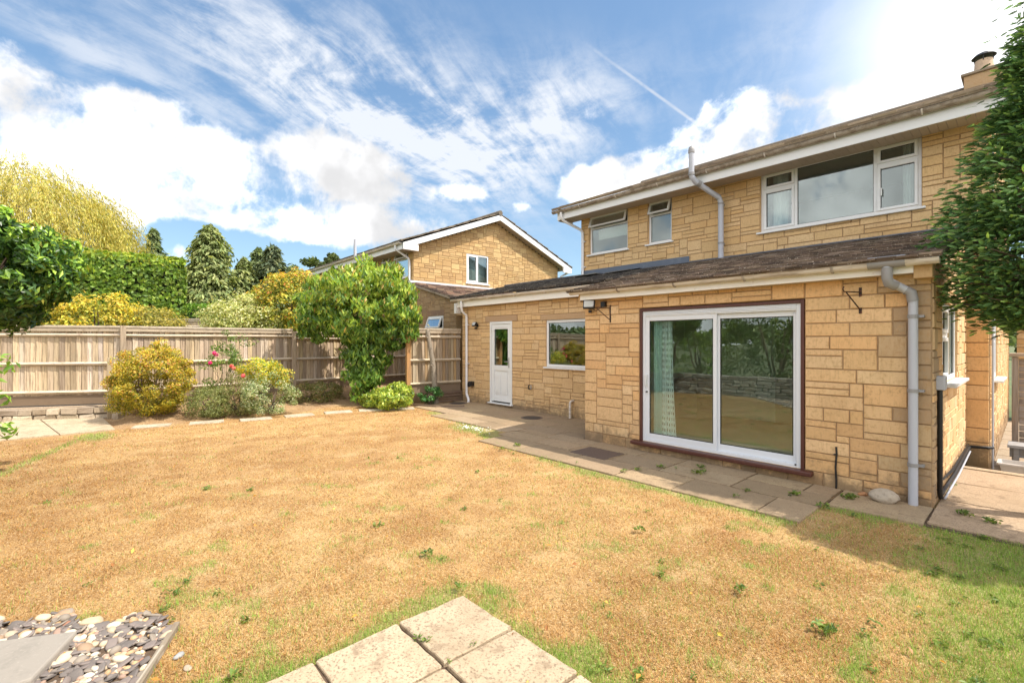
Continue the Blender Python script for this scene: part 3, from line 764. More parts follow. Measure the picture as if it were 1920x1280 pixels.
# lead flashing
m = MB()
m.box(-7.84, -4.90, 9.455, 9.472, 3.24, 3.46); m.box(-4.90, -1.0, 9.455, 9.472, 3.24, 3.345); m.hexa([(-7.84, 9.25, rz(9.25) + .05), (-.7, 9.25, rz(9.25) + .05), (-.7, 9.455, 3.33), (-7.84, 9.455, 3.33), (-7.84, 9.25, rz(9.25) + .056), (-.7, 9.25, rz(9.25) + .056), (-.7, 9.455, 3.337), (-7.84, 9.455, 3.337)])
for (xa, xb) in ((-7.6, -7.0), (-6.5, -5.9)): m.box(xa, xb, 9.10, 9.35, rz(9.2) + .055, rz(9.2) + .075)
m.build('lead_flashing', M['lead'], house, bevel=.003)
m = MB(); m.bar((-7.7, 9.05, rz(9.05) + .08), (-6.95, 9.0, rz(9.0) + .09), .16, .02, (.2, .19, .17)); m.bar((-6.6, 8.85, rz(8.85) + .07), (-6.0, 8.95, rz(8.95) + .08), .14, .02, (.12, .11, .1)); m.build('loose_slate', M['tile'], house)
# fascias of the single-storey parts
def fascia(x0, x1, y, z0, z1, name='fascia', th=.022):
    m = MB(); m.box(x0, x1, y - th, y, z0, z1); return m.build(name, M['fascia'], house, bevel=.003)
fascia(-5.02, -0.80, 6.05, 2.325, 2.445); m = MB(); m.box(-5.02, -.70, 6.05, 6.205, 2.325, 2.345, (.66, .58, .48)); m.build('soffit', M['soffit'], house)
m = MB(); m.box(-5.05, -5.02, 6.03, 6.2, 2.30, 2.44, (.5, .33, .17)); m.build('corbel_stone', M['stone'], house); m = MB(); m.box(-0.80, -0.66, 6.03, 6.2, 2.27, 2.46, (.52, .34, .17)); m.build('corbel_stone', M['stone'], house, bevel=.004)
fascia(-10.66, -5.0, 7.57, 2.585, 2.74); m = MB(); m.box(-10.66, -5.06, 7.57, 7.72, 2.585, 2.605, (.66, .58, .48)); m.build('soffit', M['soffit'], house)
m = MB(); m.box(-10.72, -10.62, 7.50, 7.66, 2.42, 2.70); m.build('fascia_end_box', M['upvc'], house, bevel=.004)
half_gutter(house, (-5.17, 5.965, 2.465), (-0.60, 5.965, 2.44), .052, M['gutter'], bmat=M['gutter_old'], boff=.95, bstep=.92)
half_gutter(house, (-10.82, 7.485, 2.79), (-5.0, 7.485, 2.775), .052, M['gutter'], bmat=M['gutter'], boff=.6, bstep=1.0)
for (xa, xb, yy_, zz_) in ((-5.2, -.6, 5.925, 2.47), (-10.8, -5.1, 7.44, 2.79)):
    pass
# main eaves
m = MB(); m.box(-8.17, -0.15, 8.928, 8.95, 4.74, 4.93); m.build('fascia', M['upvc'], house, bevel=.003)
m = MB(); x = -8.15
while x < -.2:
    m.box(x + .002, x + .098, 8.951, 9.50, 4.78 + random.uniform(0, .001), 4.795, jit((.64, .58, .52), .04)); x += .1
m.build('soffit', M['soffit'], house)
m = MB(); m.box(-8.18, -8.155, 8.95, 9.5, 4.72, 5.05); m.hexa([(-8.18, 8.93, 4.74), (-8.16, 8.93, 4.74), (-8.16, 12.92, 6.33), (-8.18, 12.92, 6.33), (-8.18, 8.93, 4.95), (-8.16, 8.93, 4.95), (-8.16, 12.92, 6.53), (-8.18, 12.92, 6.53)])
m.build('bargeboard', M['upvc'], house)
half_gutter(house, (-8.28, 8.868, 4.955), (-0.1, 8.868, 4.955), .056, M['gutter_old'], bmat=M['gutter'], boff=.9, bstep=1.05)
RM = math.atan(.39); sm = Vector((0, math.cos(RM), math.sin(RM)))
tiles('main_roof', house, (-8.25, 8.80, 4.965), (1, 0, 0), 8.15, sm, (12.92 - 8.80) / math.cos(RM), gauge=.33, width=.3, th=.03, tilt=.03, seed=9, pal=[(.36, .28, .20), (.30, .23, .17), (.42, .33, .24), (.26, .20, .15)])
m = MB(); m.hexa([(-8.25, 12.92, 6.53), (-.1, 12.92, 6.53), (-.1, 17.0, 4.95), (-8.25, 17, 4.95), (-8.25, 12.92, 6.57), (-.1, 12.92, 6.57), (-.1, 17, 4.99), (-8.25, 17, 4.99)], (.13, .1, .08)); m.tube([(-8.25, 12.92, 6.58), (-.1, 12.92, 6.58)], .1, 10, (.15, .12, .09)); m.build('rear_slope', M['tile'], house)
# chimney
m = MB(); m.box(-.92, -.30, 12.55, 13.2, 6.3, 6.74, (.45, .30, .17)); ch = m.build('chimney', M['stone'], house, bevel=.01)
m = MB(); m.box(-.96, -.26, 12.51, 13.24, 6.742, 6.79, (.28, .22, .16)); m.build('chimney_cap', M['stone_old'], ch, bevel=.01)
m = MB(); m.tube([(-.66, 12.85, 6.75), (-.66, 12.85, 6.9), (-.66, 12.85, 7.06)], [.15, .14, .13], 16); m.build('chimney_pot', M['pot'], ch, smooth=True)
m = MB(); m.tube([(-.66, 12.85, 7.13), (-.66, 12.85, 7.18), (-.66, 12.85, 7.23)], [.18, .13, .03], 16)
for a in range(4): m.bar((-.66 + .12 * math.cos(a * 1.57), 12.85 + .12 * math.sin(a * 1.57), 7.0), (-.66 + .14 * math.cos(a * 1.57), 12.85 + .14 * math.sin(a * 1.57), 7.15), .015, .015)
m.build('chimney_cowl', M['black'], ch)

# flue pipe
m = MB(); fx = -4.17
pts_ = [(fx, 9.33, 3.30), (fx, 9.33, 4.40), (fx - .02, 9.29, 4.50), (fx - .26, 8.80, 4.76), (fx - .30, 8.73, 4.86), (fx - .30, 8.72, 4.95), (fx - .30, 8.72, 5.34), (fx - .30, 8.72, 5.35)]
m.tube(pts_, .052, 16); fl = m.build('flue_pipe', M['greypipe'], house, smooth=True)
for z_ in (3.58, 4.36): m = MB(); m.tube([(fx, 9.33, z_), (fx, 9.33, z_ + .035)], .058, 16); m.box(fx - .02, fx + .02, 9.38, 9.48, z_, z_ + .03); m.build('pipe_collar', M['bracket_grey'], fl, smooth=True)
m = MB(); m.tube([(fx - .30, 8.72, 5.31), (fx - .30, 8.72, 5.36), (fx - .30, 8.72, 5.42), (fx - .30, 8.72, 5.45)], [.062, .062, .05, .02], 14); m.build('flue_terminal', M['bracket_grey'], fl, smooth=True)
m = MB(); m.tube([(fx - .30, 8.72, 4.88), (fx - .30, 8.72, 4.93)], .060, 16); m.build('pipe_collar', M['bracket_grey'], fl, smooth=True); m = MB(); m.tube([(fx - .24, 8.83, 4.745), (fx - .21, 8.89, 4.715)], .060, 16); m.build('pipe_collar', M['bracket_grey'], fl, smooth=True)

# rainwater pipes
def downpipe(pts, r, mt, clips, wallY, name='downpipe', cm=None, spigot=None):
    m = MB(); m.tube(pts, r, 14); o = m.build(name, mt, house, smooth=True)
    for (x, y, z) in clips:
        q = MB(); q.tube([(x, y, z - .018), (x, y, z + .018)], r + .006, 14); q.box(x - .012, x + r + .045, y - .008, y + .010, z - .012, z + .012); q.box(x + r + .02, x + r + .045, y, wallY, z - .01, z + .01); q.build('pipe_clip', cm or mt, o)
    return o
downpipe([(-10.35, 7.48, 2.74), (-10.35, 7.48, 2.56), (-10.36, 7.52, 2.46), (-10.36, 7.655, 2.36), (-10.36, 7.665, 2.28), (-10.36, 7.665, .28), (-10.34, 7.66, .2), (-10.24, 7.64, .10), (-10.21, 7.62, .03), (-10.21, 7.60, -.01)], .034, M['whitepipe'], [(-10.36, 7.665, 2.1), (-10.36, 7.665, 1.05)], 7.72)
downpipe([(-8.0, 8.87, 4.90), (-8.0, 8.87, 4.80), (-7.98, 8.93, 4.70), (-7.78, 9.38, 4.50), (-7.76, 9.425, 4.42), (-7.76, 9.425, 3.33)], .034, M['whitepipe'], [(-7.76, 9.425, 4.2), (-7.76, 9.425, 3.55)], 9.48)
dp = downpipe([(-.995, 5.965, 2.40), (-.995, 5.965, 2.30), (-.985, 5.985, 2.255), (-.90, 6.09, 2.19), (-.83, 6.12, 2.14), (-.815, 6.125, 2.07), (-.815, 6.125, 0.02)], .040, M['greypipe'], [(-.815, 6.125, 1.90), (-.815, 6.125, 1.16), (-.815, 6.125, .42)], 6.2, cm=M['bracket_grey'])
m = MB(); m.tube([(-.995, 5.965, 2.39), (-.995, 5.965, 2.29), (-.985, 5.985, 2.235), (-.94, 6.04, 2.21)], .047, 14); m.build('pipe_collar', M['bracket_grey'], dp, smooth=True); m = MB(); m.tube([(-.87, 6.11, 2.165), (-.83, 6.12, 2.14), (-.815, 6.125, 2.05)], .047, 14); m.build('pipe_collar', M['bracket_grey'], dp, smooth=True); m = MB()
m.tube([(-1.15, 5.965, 2.445), (-.85, 5.965, 2.445)], .06, 14); m.build('pipe_collar', M['bracket_grey'], dp, smooth=True)
m = MB(); m.tube([(-6.6, 7.60, 0), (-6.6, 7.60, .34), (-6.6, 7.62, .37), (-6.6, 7.72, .385)], .026, 12); m.build('waste_pipe', M['gutter'], house, smooth=True)

# sliding patio door
sd = MB()
a0, a1, b0, b1 = -4.0, -1.79, .16, 2.15
sd.box(a0 + .008, a0 + .045, 6.19, 6.3, b0, b1 - .008); sd.box(a1 - .045, a1 - .008, 6.19, 6.3, b0, b1 - .008); sd.box(a0 + .045, a1 - .045, 6.19, 6.3, b1 - .05, b1 - .012)
sd_o = sd.build('patio_door', M['wood_frame'], house, bevel=.004)
m = MB(); m.box(-4.11, -1.70, 6.10, 6.32, .105, .158); m.build('door_sill', M['wood_frame'], sd_o, bevel=.012)
al = mat('white_aluminium', (.70, .72, .76), .35, metal=.0)
m = MB(); c0, c1 = a0 + .045, a1 - .045
m.box(c0, c0 + .045, 6.215, 6.30, .16, 2.10); m.box(c1 - .05, c1, 6.215, 6.30, .16, 2.10); m.box(c0 + .045, c1 - .05, 6.215, 6.30, 2.02, 2.10); m.box(c0 + .045, c1 - .05, 6.215, 6.30, .16, .20)
for z_ in (2.035, 2.055, 2.075): m.box(c0 + .05, c1 - .05, 6.206, 6.215, z_, z_ + .012)
fr = m.build('track_frame', al, sd_o, bevel=.003)
xm = -2.87
for (xa, xb, y0_, nm) in ((c0 + .045, xm + .03, 6.225, 'sliding_panel'), (xm - .0, c1 - .05, 6.262, 'fixed_panel')):
    q = MB(); w = .06
    q.box(xa, xa + w, y0_, y0_ + .032, .20, 2.02); q.box(xb - w * .8, xb, y0_, y0_ + .032, .20, 2.02); q.box(xa + w, xb - w * .8, y0_, y0_ + .032, .20, .285); q.box(xa + w, xb - w * .8, y0_, y0_ + .032, 1.955, 2.02)
    po = q.build(nm, al, sd_o, bevel=.004)
    q = MB(); q.box(xa + w, xb - w * .8, y0_ + .012, y0_ + .018, .285, 1.955); q.build('pane', M['glass_door'], po)
    q = MB()
    for (e0, e1, z0_, z1_) in ((xa + w, xa + w + .009, .285, 1.955), (xb - w * .8 - .009, xb - w * .8, .285, 1.955), (xa + w, xb - w * .8, .285, .294), (xa + w, xb - w * .8, 1.946, 1.955)): q.box(e0, e1, y0_ + .004, y0_ + .011, z0_, z1_)
    q.build('gasket', M['black'], po)
m = MB(); m.box(-3.90, -3.875, 6.195, 6.225, .98, 1.16); m.tube([(-3.888, 6.175, 1.0), (-3.888, 6.175, 1.14)], .010, 8); m.build('handle', M['upvc'], sd_o, bevel=.003)
m = MB(); m.tube([(-3.888, 6.226, .90), (-3.888, 6.205, .90)], .012, 10); m.build('lock', M['black'], sd_o)
m = MB(); m.box(-1.90, -1.885, 6.20, 6.214, .19, .205); m.build('catch', M['black'], sd_o)
room(house, -5.0, -.70, 6.33, 9.44, .16, 2.36, wall=(.72, .70, .62), floor=(.45, .38, .28), open_side='+x-y')
m = MB(); m.face([(-.76, 6.33, .16), (-.76, 6.86, .16), (-.76, 6.86, 2.36), (-.76, 6.33, 2.36)], (.7, .68, .6)); m.face([(-.76, 8.32, .16), (-.76, 9.44, .16), (-.76, 9.44, 2.36), (-.76, 8.32, 2.36)], (.7, .68, .6)); m.face([(-.76, 6.86, .16), (-.76, 8.32, .16), (-.76, 8.32, 1.17), (-.76, 6.86, 1.17)], (.7, .68, .6)); m.build('interior', M['room'], house)
# rear window seen through the lounge
m = MB(); m.box(-3.2, -2.2, 9.40, 9.43, .17, 2.05, (.5, .42, .33)); m.build('inner_door', M['room'], house)
m = MB(); m.box(-1.9, -1.82, 9.36, 9.42, .75, 1.4, (.03, .03, .03)); m.build('wall_panel', M['room'], house)
m = MB(); m.box(-4.9, -4.3, 8.6, 9.4, .17, .9, (.3, .24, .2)); m.build('fittings', M['room'], house)

# curtains inside the patio door
def curtain(name, x0, x1, y, z0, z1, amp, waves, mt, label, cat, spread=0.0, lattice=False):
    n = 90; m = MB()
    zs = [z0 + (z1 - z0) * i / 42 for i in range(43)]
    def P(i, z):
        t = i / n; s = 1 + spread * ((z1 - z) / (z1 - z0)) ** 2
        return (x0 + (x1 - x0) * t * s, y + amp * math.sin(t * waves * 6.283) + .01 * math.sin(t * 40), z)
    for j in range(42):
        for i in range(n):
            if lattice and (i % 6 in (1, 2)) and (j % 2 == 1): continue
            m.face([P(i, zs[j]), P(i + 1, zs[j]), P(i + 1, zs[j + 1]), P(i, zs[j + 1])])
    o = m.build(name, mt, None, smooth=True); tag(o, label, cat); return o
curtain('curtain', -3.86, -3.72, 6.36, .2, 1.98, .03, 4, M['teal'], 'pale teal curtain gathered at the left inside the sliding glass door', 'curtain')
curtain('lace_curtain', -3.71, -3.55, 6.34, .2, 1.97, .025, 3, M['white_cloth'], 'white open-weave net curtain beside the teal one behind the patio door', 'curtain', .45, True)

# wing door and window
m = MB(); dx0, dx1, dz0, dz1 = -9.41, -8.56, .10, 2.15
m.box(dx0, dx0 + .06, 7.70, 7.79, dz0, dz1); m.box(dx1 - .06, dx1, 7.70, 7.79, dz0, dz1); m.box(dx0 + .06, dx1 - .06, 7.70, 7.79, dz1 - .06, dz1)
door = m.build('door', M['upvc'], house, bevel=.005)
m = MB(); l0, l1 = dx0 + .065, dx1 - .065
m.box(l0, l0 + .10, 7.715, 7.77, .14, 2.085); m.box(l1 - .10, l1, 7.715, 7.77, .14, 2.085); m.box(l0 + .10, l1 - .10, 7.715, 7.77, 1.96, 2.085); m.box(l0 + .10, l1 - .10, 7.715, 7.77, .92, 1.05); m.box(l0 + .10, l1 - .10, 7.715, 7.77, .14, .26); m.box(l0 + .10, l1 - .10, 7.735, 7.765, .26, .92)
for (xa, xb) in ((l0 + .13, (l0 + l1) / 2 - .025), ((l0 + l1) / 2 + .025, l1 - .13)):
    m.box(xa, xb, 7.722, 7.735, .32, .86); m.box(xa + .03, xb - .03, 7.714, 7.722, .36, .82)
leaf_ = m.build('door_leaf', M['upvc'], door, bevel=.006)
m = MB(); m.box(l0 + .10, l1 - .10, 7.738, 7.744, 1.05, 1.96); m.build('pane', M['glass'], door)
m = MB()
for (xa, xb, za, zb) in ((l0 + .10, l0 + .108, 1.05, 1.96), (l1 - .108, l1 - .10, 1.05, 1.96), (l0 + .108, l1 - .108, 1.05, 1.058), (l0 + .108, l1 - .108, 1.952, 1.96)): m.box(xa, xb, 7.73, 7.737, za, zb)
m.build('gasket', M['black'], door)
m = MB(); m.box(l1 - .075, l1 - .04, 7.705, 7.715, 1.0, 1.25); m.bar((l1 - .058, 7.67, 1.15), (l1 - .17, 7.665, 1.15), .014, .018); m.bar((l1 - .058, 7.67, 1.15), (l1 - .058, 7.71, 1.15), .016, .016); m.build('handle', M['steel'], door, bevel=.003)
for z_ in (.30, 1.15, 1.95): m = MB(); m.tube([(dx0 + .055, 7.70, z_ - .05), (dx0 + .055, 7.70, z_ + .05)], .011, 8); m.build('hinge', M['upvc'], door)
m = MB(); m.box(dx0 - .03, dx1 + .03, 7.64, 7.79, .075, .102); m.build('threshold', M['upvc'], door, bevel=.004)
m = MB(); m.box(-9.2, -8.75, 7.705, 7.713, 2.0, 2.02); m.build('trickle_vent', M['upvc'], door)
window(house, fW_, -7.41, -5.95, 1.08, 2.13, [(-7.41, -5.95, 1.08, 2.13, 0)], fw=.06, back=.03)
room(house, -10.5, -5.2, 7.85, 10.9, .05, 2.5, wall=(.30, .28, .25), floor=(.2, .17, .14))
# upstairs windows
def w_up(W, name='window'):
    return window(house, fM, *W, [(W[0], W[1], W[2], 4.50, 0), (W[0], W[1], 4.50, W[3], 2)], fw=.05)
w_up(W1); w_up(W2)
window(house, fM, *W3, [(-3.49, -2.90, 3.71, 4.50, 1), (-3.49, -2.90, 4.50, 4.83, 1), (-2.90, -1.74, 3.71, 4.83, 0), (-1.74, -1.16, 3.71, 4.50, 1), (-1.74, -1.16, 4.50, 4.83, 1)], fw=.05)
m = MB(); m.box(-1.665, -1.65, 9.49, 9.52, 4.0, 4.12); m.build('window_handle', M['upvc'], house)
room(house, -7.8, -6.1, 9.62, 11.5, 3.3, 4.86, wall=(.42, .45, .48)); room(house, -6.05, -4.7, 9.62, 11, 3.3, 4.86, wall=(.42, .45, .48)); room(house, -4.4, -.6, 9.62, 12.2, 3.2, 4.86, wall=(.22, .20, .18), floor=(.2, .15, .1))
for (xa, xb, wn) in ((-3.34, -3.08, 'left'), (-1.42, -1.24, 'right')):
    curtain('curtain', xa, xb, 9.72, 3.5, 4.80, .03, 5, M['white_cloth'], 'white curtain behind the %s casement of the wide upstairs window' % wn, 'curtain')
m = MB(); m.box(-7.5, -6.5, 9.75, 9.77, 4.25, 4.5); m.build('roller_blind', M['white_cloth'], house)
# side windows
window(house, planeX(-.68), *SW, [(6.88, 7.5, 1.19, 1.72, 1), (6.88, 7.5, 1.72, 2.08, 1), (7.5, 8.30, 1.19, 2.08, 0)], fw=.055, back=.03, sillw=.12)
window(house, planeX(-.43), *SW2, [(10.1, 10.7, 1.07, 1.7, 1), (10.1, 10.7, 1.7, 2.05, 1), (10.7, 11.3, 1.07, 2.05, 0)], fw=.055, back=.03, sillw=.12)
room(house, -4.2, -.60, 9.8, 13.0, .05, 2.3, open_side='+x')

# small fixtures fixed on the walls
def floodlight(loc, label, sc=1.0, rz=0.0, pitch=0.5, arm=0.10):
    t = thing('floodlight', loc, label, 'wall light', rz=rz); x, y, z = loc
    mm = Matrix.Translation(Vector(loc)) @ Matrix.Rotation(rz, 4, 'Z')
    def W(p): return mm @ Vector(p)
    def bx(m, x0, x1, y0, y1, z0, z1, rot=0.0, piv=(0, 0, 0)):
        rm = Matrix.Translation(Vector(piv)) @ Matrix.Rotation(rot, 4, 'X')
        m.hexa([W(rm @ Vector(c)) for c in ((x0, y0, z0), (x1, y0, z0), (x1, y1, z0), (x0, y1, z0), (x0, y0, z1), (x1, y0, z1), (x1, y1, z1), (x0, y1, z1))])
    m = MB(); bx(m, -.035, .035, -.03, .0, -.04, .04); bx(m, -.012, .012, -arm, -.03, -.012, .012); m.build('mount', M['black'], t, bevel=.002)
    m = MB(); bx(m, -.075 * sc, .075 * sc, -.02, .03, -.055 * sc, .055 * sc, -pitch, (0, -arm - .02, .03))
    for i in range(5): bx(m, -.06 * sc + .027 * i * sc, -.054 * sc + .027 * i * sc, .03, .045, -.045 * sc, .045 * sc, -pitch, (0, -arm - .02, .03))
    m.build('lamp_housing', M['black'], t, bevel=.004)
    m = MB(); bx(m, -.062 * sc, .062 * sc, -.026, -.020, -.042 * sc, .042 * sc, -pitch, (0, -arm - .02, .03)); m.build('lamp_lens', M['lamp_glass'], t)
    m = MB(); bx(m, -.025, .025, -.10, -.04, -.10, -.055); m.build('sensor', M['black'], t, bevel=.006)
    return t
floodlight((-9.93, 7.72, 2.08), 'small black floodlight on the stone wall left of the white half-glazed door')
floodlight((-4.93, 6.2, 2.22), 'black floodlight near the corner left of the sliding door, reaching past the wall end', 1.25, .5, .35, .16)
m = MB(); m.box(-4.68, -4.60, 6.13, 6.2, 2.20, 2.29); m.tube([(-4.66, 6.15, 2.21), (-4.75, 6.10, 2.14), (-4.84, 6.08, 2.20)], .006, 6); tag(m.build('junction_box', M['black'], bevel=.008), 'small black box with a looped cable under the gutter beside the floodlight', 'junction box')
def hook(x, label, ln):
    t = thing('hanging_basket_bracket', (x, 6.2, 2.1), label, 'bracket')
    m = MB(); m.box(x - .014, x + .014, 6.185, 6.197, 1.95, 2.23); m.build('wall_plate', M['rust'], t, bevel=.002)
    m = MB(); m.tube([(x, 6.185, 2.18), (x - ln * .5, 6.185 - ln, 2.18), (x - ln * .53, 6.185 - ln - .03, 2.205), (x - ln * .5, 6.185 - ln - .01, 2.23)], .007, 6); m.build('arm', M['rust'], t, smooth=True)
    m = MB(); m.tube([(x, 6.185, 1.99), (x - ln * .43, 6.185 - ln * .86, 2.17)], .007, 6); m.build('brace', M['rust'], t, smooth=True); return t
hook(-4.53, 'rusty iron hanging bracket left of the sliding door, beside the floodlight', .24)
hook(-1.26, 'rusty iron hanging bracket between the sliding door and the grey downpipe', .20)
m = MB(); m.tube([(-1.48, 6.185, .48), (-1.475, 6.18, .40), (-1.485, 6.18, .25), (-1.478, 6.18, .10), (-1.48, 6.18, .0)], .010, 7); m.tube([(-1.48, 6.17, .40), (-1.50, 6.165, .395)], .008, 6); tag(m.build('cable', M['black'], smooth=True), 'short black cable rising up the stone wall right of the sliding door', 'cable')
m = MB(); m.box(-10.20, -10.07, 7.60, 7.715, .45, .58); m.box(-10.19, -10.08, 7.56, 7.60, .44, .56); tag(m.build('outdoor_socket', M['black'], bevel=.012), 'square black outdoor socket box low on the wall beside the white downpipe', 'socket')
t = thing('garden_tap', (-7.9, 7.72, .58), 'small dark wall tap right of the white door, above the paving', 'tap')
m = MB(); m.tube([(-7.93, 7.70, .63), (-7.93, 7.66, .62), (-7.93, 7.65, .54)], .012, 7); m.tube([(-7.93, 7.66, .54), (-7.85, 7.66, .54)], .012, 7); m.build('pipe', M['black'], t, smooth=True)
m = MB(); m.tube([(-7.85, 7.66, .54), (-7.85, 7.66, .62)], .014, 7); m.bar((-7.88, 7.66, .63), (-7.82, 7.66, .63), .02, .01); m.build('spout', M['steel'], t, smooth=True)
# services on the side wall
m = MB(); m.box(-.675, -.60, 6.36, 6.52, 1.16, 1.30); tag(m.build('meter_box', M['greypipe'], bevel=.01), 'grey electrical box on the side wall by the corner of the house', 'electrical box')
m = MB(); m.tube([(-.645, 6.42, 1.17), (-.645, 6.42, .12), (-.64, 6.45, .06)], .022, 8); m.tube([(-.64, 6.45, .10), (-.63, 7.5, .10), (-.63, 9.42, .14), (-.45, 9.44, .15), (-.40, 9.5, .15)], .02, 8)
for i in range(3): m.tube([(-.66, 6.5 + i * .03, .2), (-.64, 7.5, .14 + .02 * i), (-.64, 9.4, .18)], .006, 6)
tag(m.build('cable', M['black'], smooth=True), 'bundle of black cables running along the foot of the side wall', 'cable')
m = MB(); m.tube([(-.615, 6.5, .05), (-.61, 7.8, .06), (-.62, 9.40, .08)], .010, 8); tag(m.build('pipe', M['greypipe'], smooth=True), 'thin grey pipe along the foot of the side wall', 'pipe')
m = MB(); m.tube([(-.40, 9.52, -.15), (-.40, 9.52, 2.6), (-.40, 9.52, 4.7)], .012, 8); tag(m.build('pipe', M['greypipe'], smooth=True), 'slim pipe running up the corner of the house in the side passage', 'pipe')

# ------------------------------------------------------------------ neighbouring house
nb = thing('neighbouring_house', (-17, 12, 0), 'stone house beyond the fence with a gable end and white fanlight windows', 'house')
nw = lambda z0=4.9: None
GX = -13.8; eN = lambda u: 4.80 + .39 * (min(u, 23.1 - u) - 8.02)
NW = (10.2, 11.22, 3.78, 4.84)
NP = [(0.50, 0.325, 0.145), (0.46, 0.295, 0.125), (0.54, 0.36, 0.165), (0.44, 0.285, 0.13), (0.50, 0.34, 0.16), (.55, .385, .18)]
ashlar('gable_wall', nb, planeX(GX), 8.02, 15.08, 2.4, 6.6, [NW], 21, top=lambda u: eN(u) + .02, cell=.06, mod=.07, wmax=5, pal=NP)
ashlar('rear_wall', nb, planeY(8.02), -22.5, -13.8, 0, 4.8, [(-15.0, -14.12, 3.82, 4.72), (-15.95, -15.35, 3.82, 4.72), (-19.4, -17.6, 3.7, 4.72)], 22, cell=.06, mod=.07, wmax=5, pal=NP)
m = MB(); m.face([(-22.5, 8.02, 0), (-22.5, 15.1, 0), (-22.5, 15.1, 4.8), (-22.5, 11.55, 6.1), (-22.5, 8.02, 4.8)], (.46, .31, .16)); m.face([(-22.5, 15.08, 0), (-13.8, 15.08, 0), (-13.8, 15.08, 4.8), (-22.5, 15.08, 4.8)], (.46, .31, .16)); m.build('plain_wall', M['stone'], nb)
window(nb, planeX(GX), *NW, [(10.2, 10.71, 3.78, 4.84, 1), (10.71, 11.22, 3.78, 4.84, 0)], fw=.055, back=.02)
window(nb, planeY(8.02), -15.0, -14.12, 3.82, 4.72, [(-15.0, -14.12, 3.82, 4.46, 0), (-15.0, -14.12, 4.46, 4.72, 2)], fw=.05, back=.03)
window(nb, planeY(8.02), -15.95, -15.35, 3.82, 4.72, [(-15.95, -15.35, 3.82, 4.46, 0), (-15.95, -15.35, 4.46, 4.72, 2)], fw=.05, back=.03)
window(nb, planeY(8.02), -19.4, -17.6, 3.7, 4.72, [(-19.4, -18.9, 3.7, 4.72, 1), (-18.9, -18.1, 3.7, 4.72, 0), (-18.1, -17.6, 3.7, 4.72, 1)], fw=.05, back=.03)
room(nb, -22.3, -14.05, 8.16, 9.3, 2.6, 4.8, wall=(.2, .19, .17)); room(nb, -16.5, -13.95, 9.4, 11.8, 2.6, 4.85, wall=(.62, .66, .72), floor=(.3, .28, .25), open_side='+x')
m = MB(); m.box(-14.06, -14.05, 10.15, 11.3, 3.7, 4.9); m.box(-14.0, -13.98, 10.2, 10.5, 3.7, 4.3); m.build('pale_backing', mat('pale_blue_backing', (.62, .70, .78), .9), nb)  # pale panels added behind the glass to brighten the dark window
tiles('roof', nb, (-22.8, 7.42, 4.84), (1, 0, 0), 9.32, sm, (11.55 - 7.42) / math.cos(RM), gauge=.33, width=.3, th=.03, tilt=.03, seed=19, pal=[(.17, .13, .095), (.14, .11, .085), (.2, .155, .11)])
tiles('roof', nb, (-22.8, 15.68, 4.84), (1, 0, 0), 9.32, Vector((0, -sm.y, sm.z)), (15.68 - 11.55) / math.cos(RM), gauge=.33, width=.3, th=.03, tilt=.03, seed=20, pal=[(.17, .13, .095), (.14, .11, .085), (.2, .155, .11)])
m = MB(); m.tube([(-22.8, 11.55, 6.48), (-13.46, 11.55, 6.48)], .10, 10, (.15, .12, .09)); m.build('ridge_tiles', M['tile'], nb, smooth=True)
m = MB()
for s in (1, -1):
    ya, yb = (7.47, 11.55) if s > 0 else (15.63, 11.55)
    z0_, z1_ = 4.62, 4.62 + .39 * 4.08
    m.hexa([(-13.52, ya, z0_), (-13.48, ya, z0_), (-13.48, yb, z1_), (-13.52, yb, z1_), (-13.52, ya, z0_ + .19), (-13.48, ya, z0_ + .19), (-13.48, yb, z1_ + .2), (-13.52, yb, z1_ + .2)])
m.box(-13.53, -13.475, 7.47, 8.03, 4.60, 4.80); m.box(-13.53, -13.475, 15.1, 15.63, 4.60, 4.80)
m.build('bargeboard', M['upvc'], nb)
m = MB(); m.box(-22.8, -13.53, 7.50, 7.522, 4.62, 4.80); m.build('fascia', M['upvc'], nb)
m = MB(); m.box(-22.8, -13.53, 7.523, 8.02, 4.625, 4.64, (.5, .45, .4)); m.hexa([(-13.8, 7.52, 4.64), (-13.53, 7.52, 4.64), (-13.53, 11.55, 6.21), (-13.8, 11.55, 6.21), (-13.8, 7.52, 4.66), (-13.53, 7.52, 4.66), (-13.53, 11.55, 6.23), (-13.8, 11.55, 6.23)], (.5, .45, .4)); m.hexa([(-13.8, 15.6, 4.64), (-13.53, 15.6, 4.64), (-13.53, 11.55, 6.21), (-13.8, 11.55, 6.21), (-13.8, 15.6, 4.66), (-13.53, 15.6, 4.66), (-13.53, 11.55, 6.23), (-13.8, 11.55, 6.23)], (.5, .45, .4)); m.build('soffit', M['soffit'], nb)
half_gutter(nb, (-22.8, 7.44, 4.83), (-13.6, 7.44, 4.83), .055, M['gutter'], boff=20)
half_gutter(nb, (-13.6, 15.70, 4.83), (-22.8, 15.70, 4.83), .055, M['whitepipe'], boff=20)
m = MB(); m.tube([(-13.95, 7.44, 4.78), (-13.95, 7.44, 4.66), (-13.93, 7.9, 4.42), (-13.93, 7.95, 4.3), (-13.93, 7.95, 1.0)], .036, 10); m.build('downpipe', M['whitepipe'], nb, smooth=True)
m = MB(); m.tube([(-13.70, 15.70, 4.8), (-13.70, 15.66, 4.66), (-13.72, 15.2, 4.45), (-13.72, 15.14, 4.3), (-13.72, 15.14, 2)], .036, 10); m.build('downpipe', M['whitepipe'], nb, smooth=True)
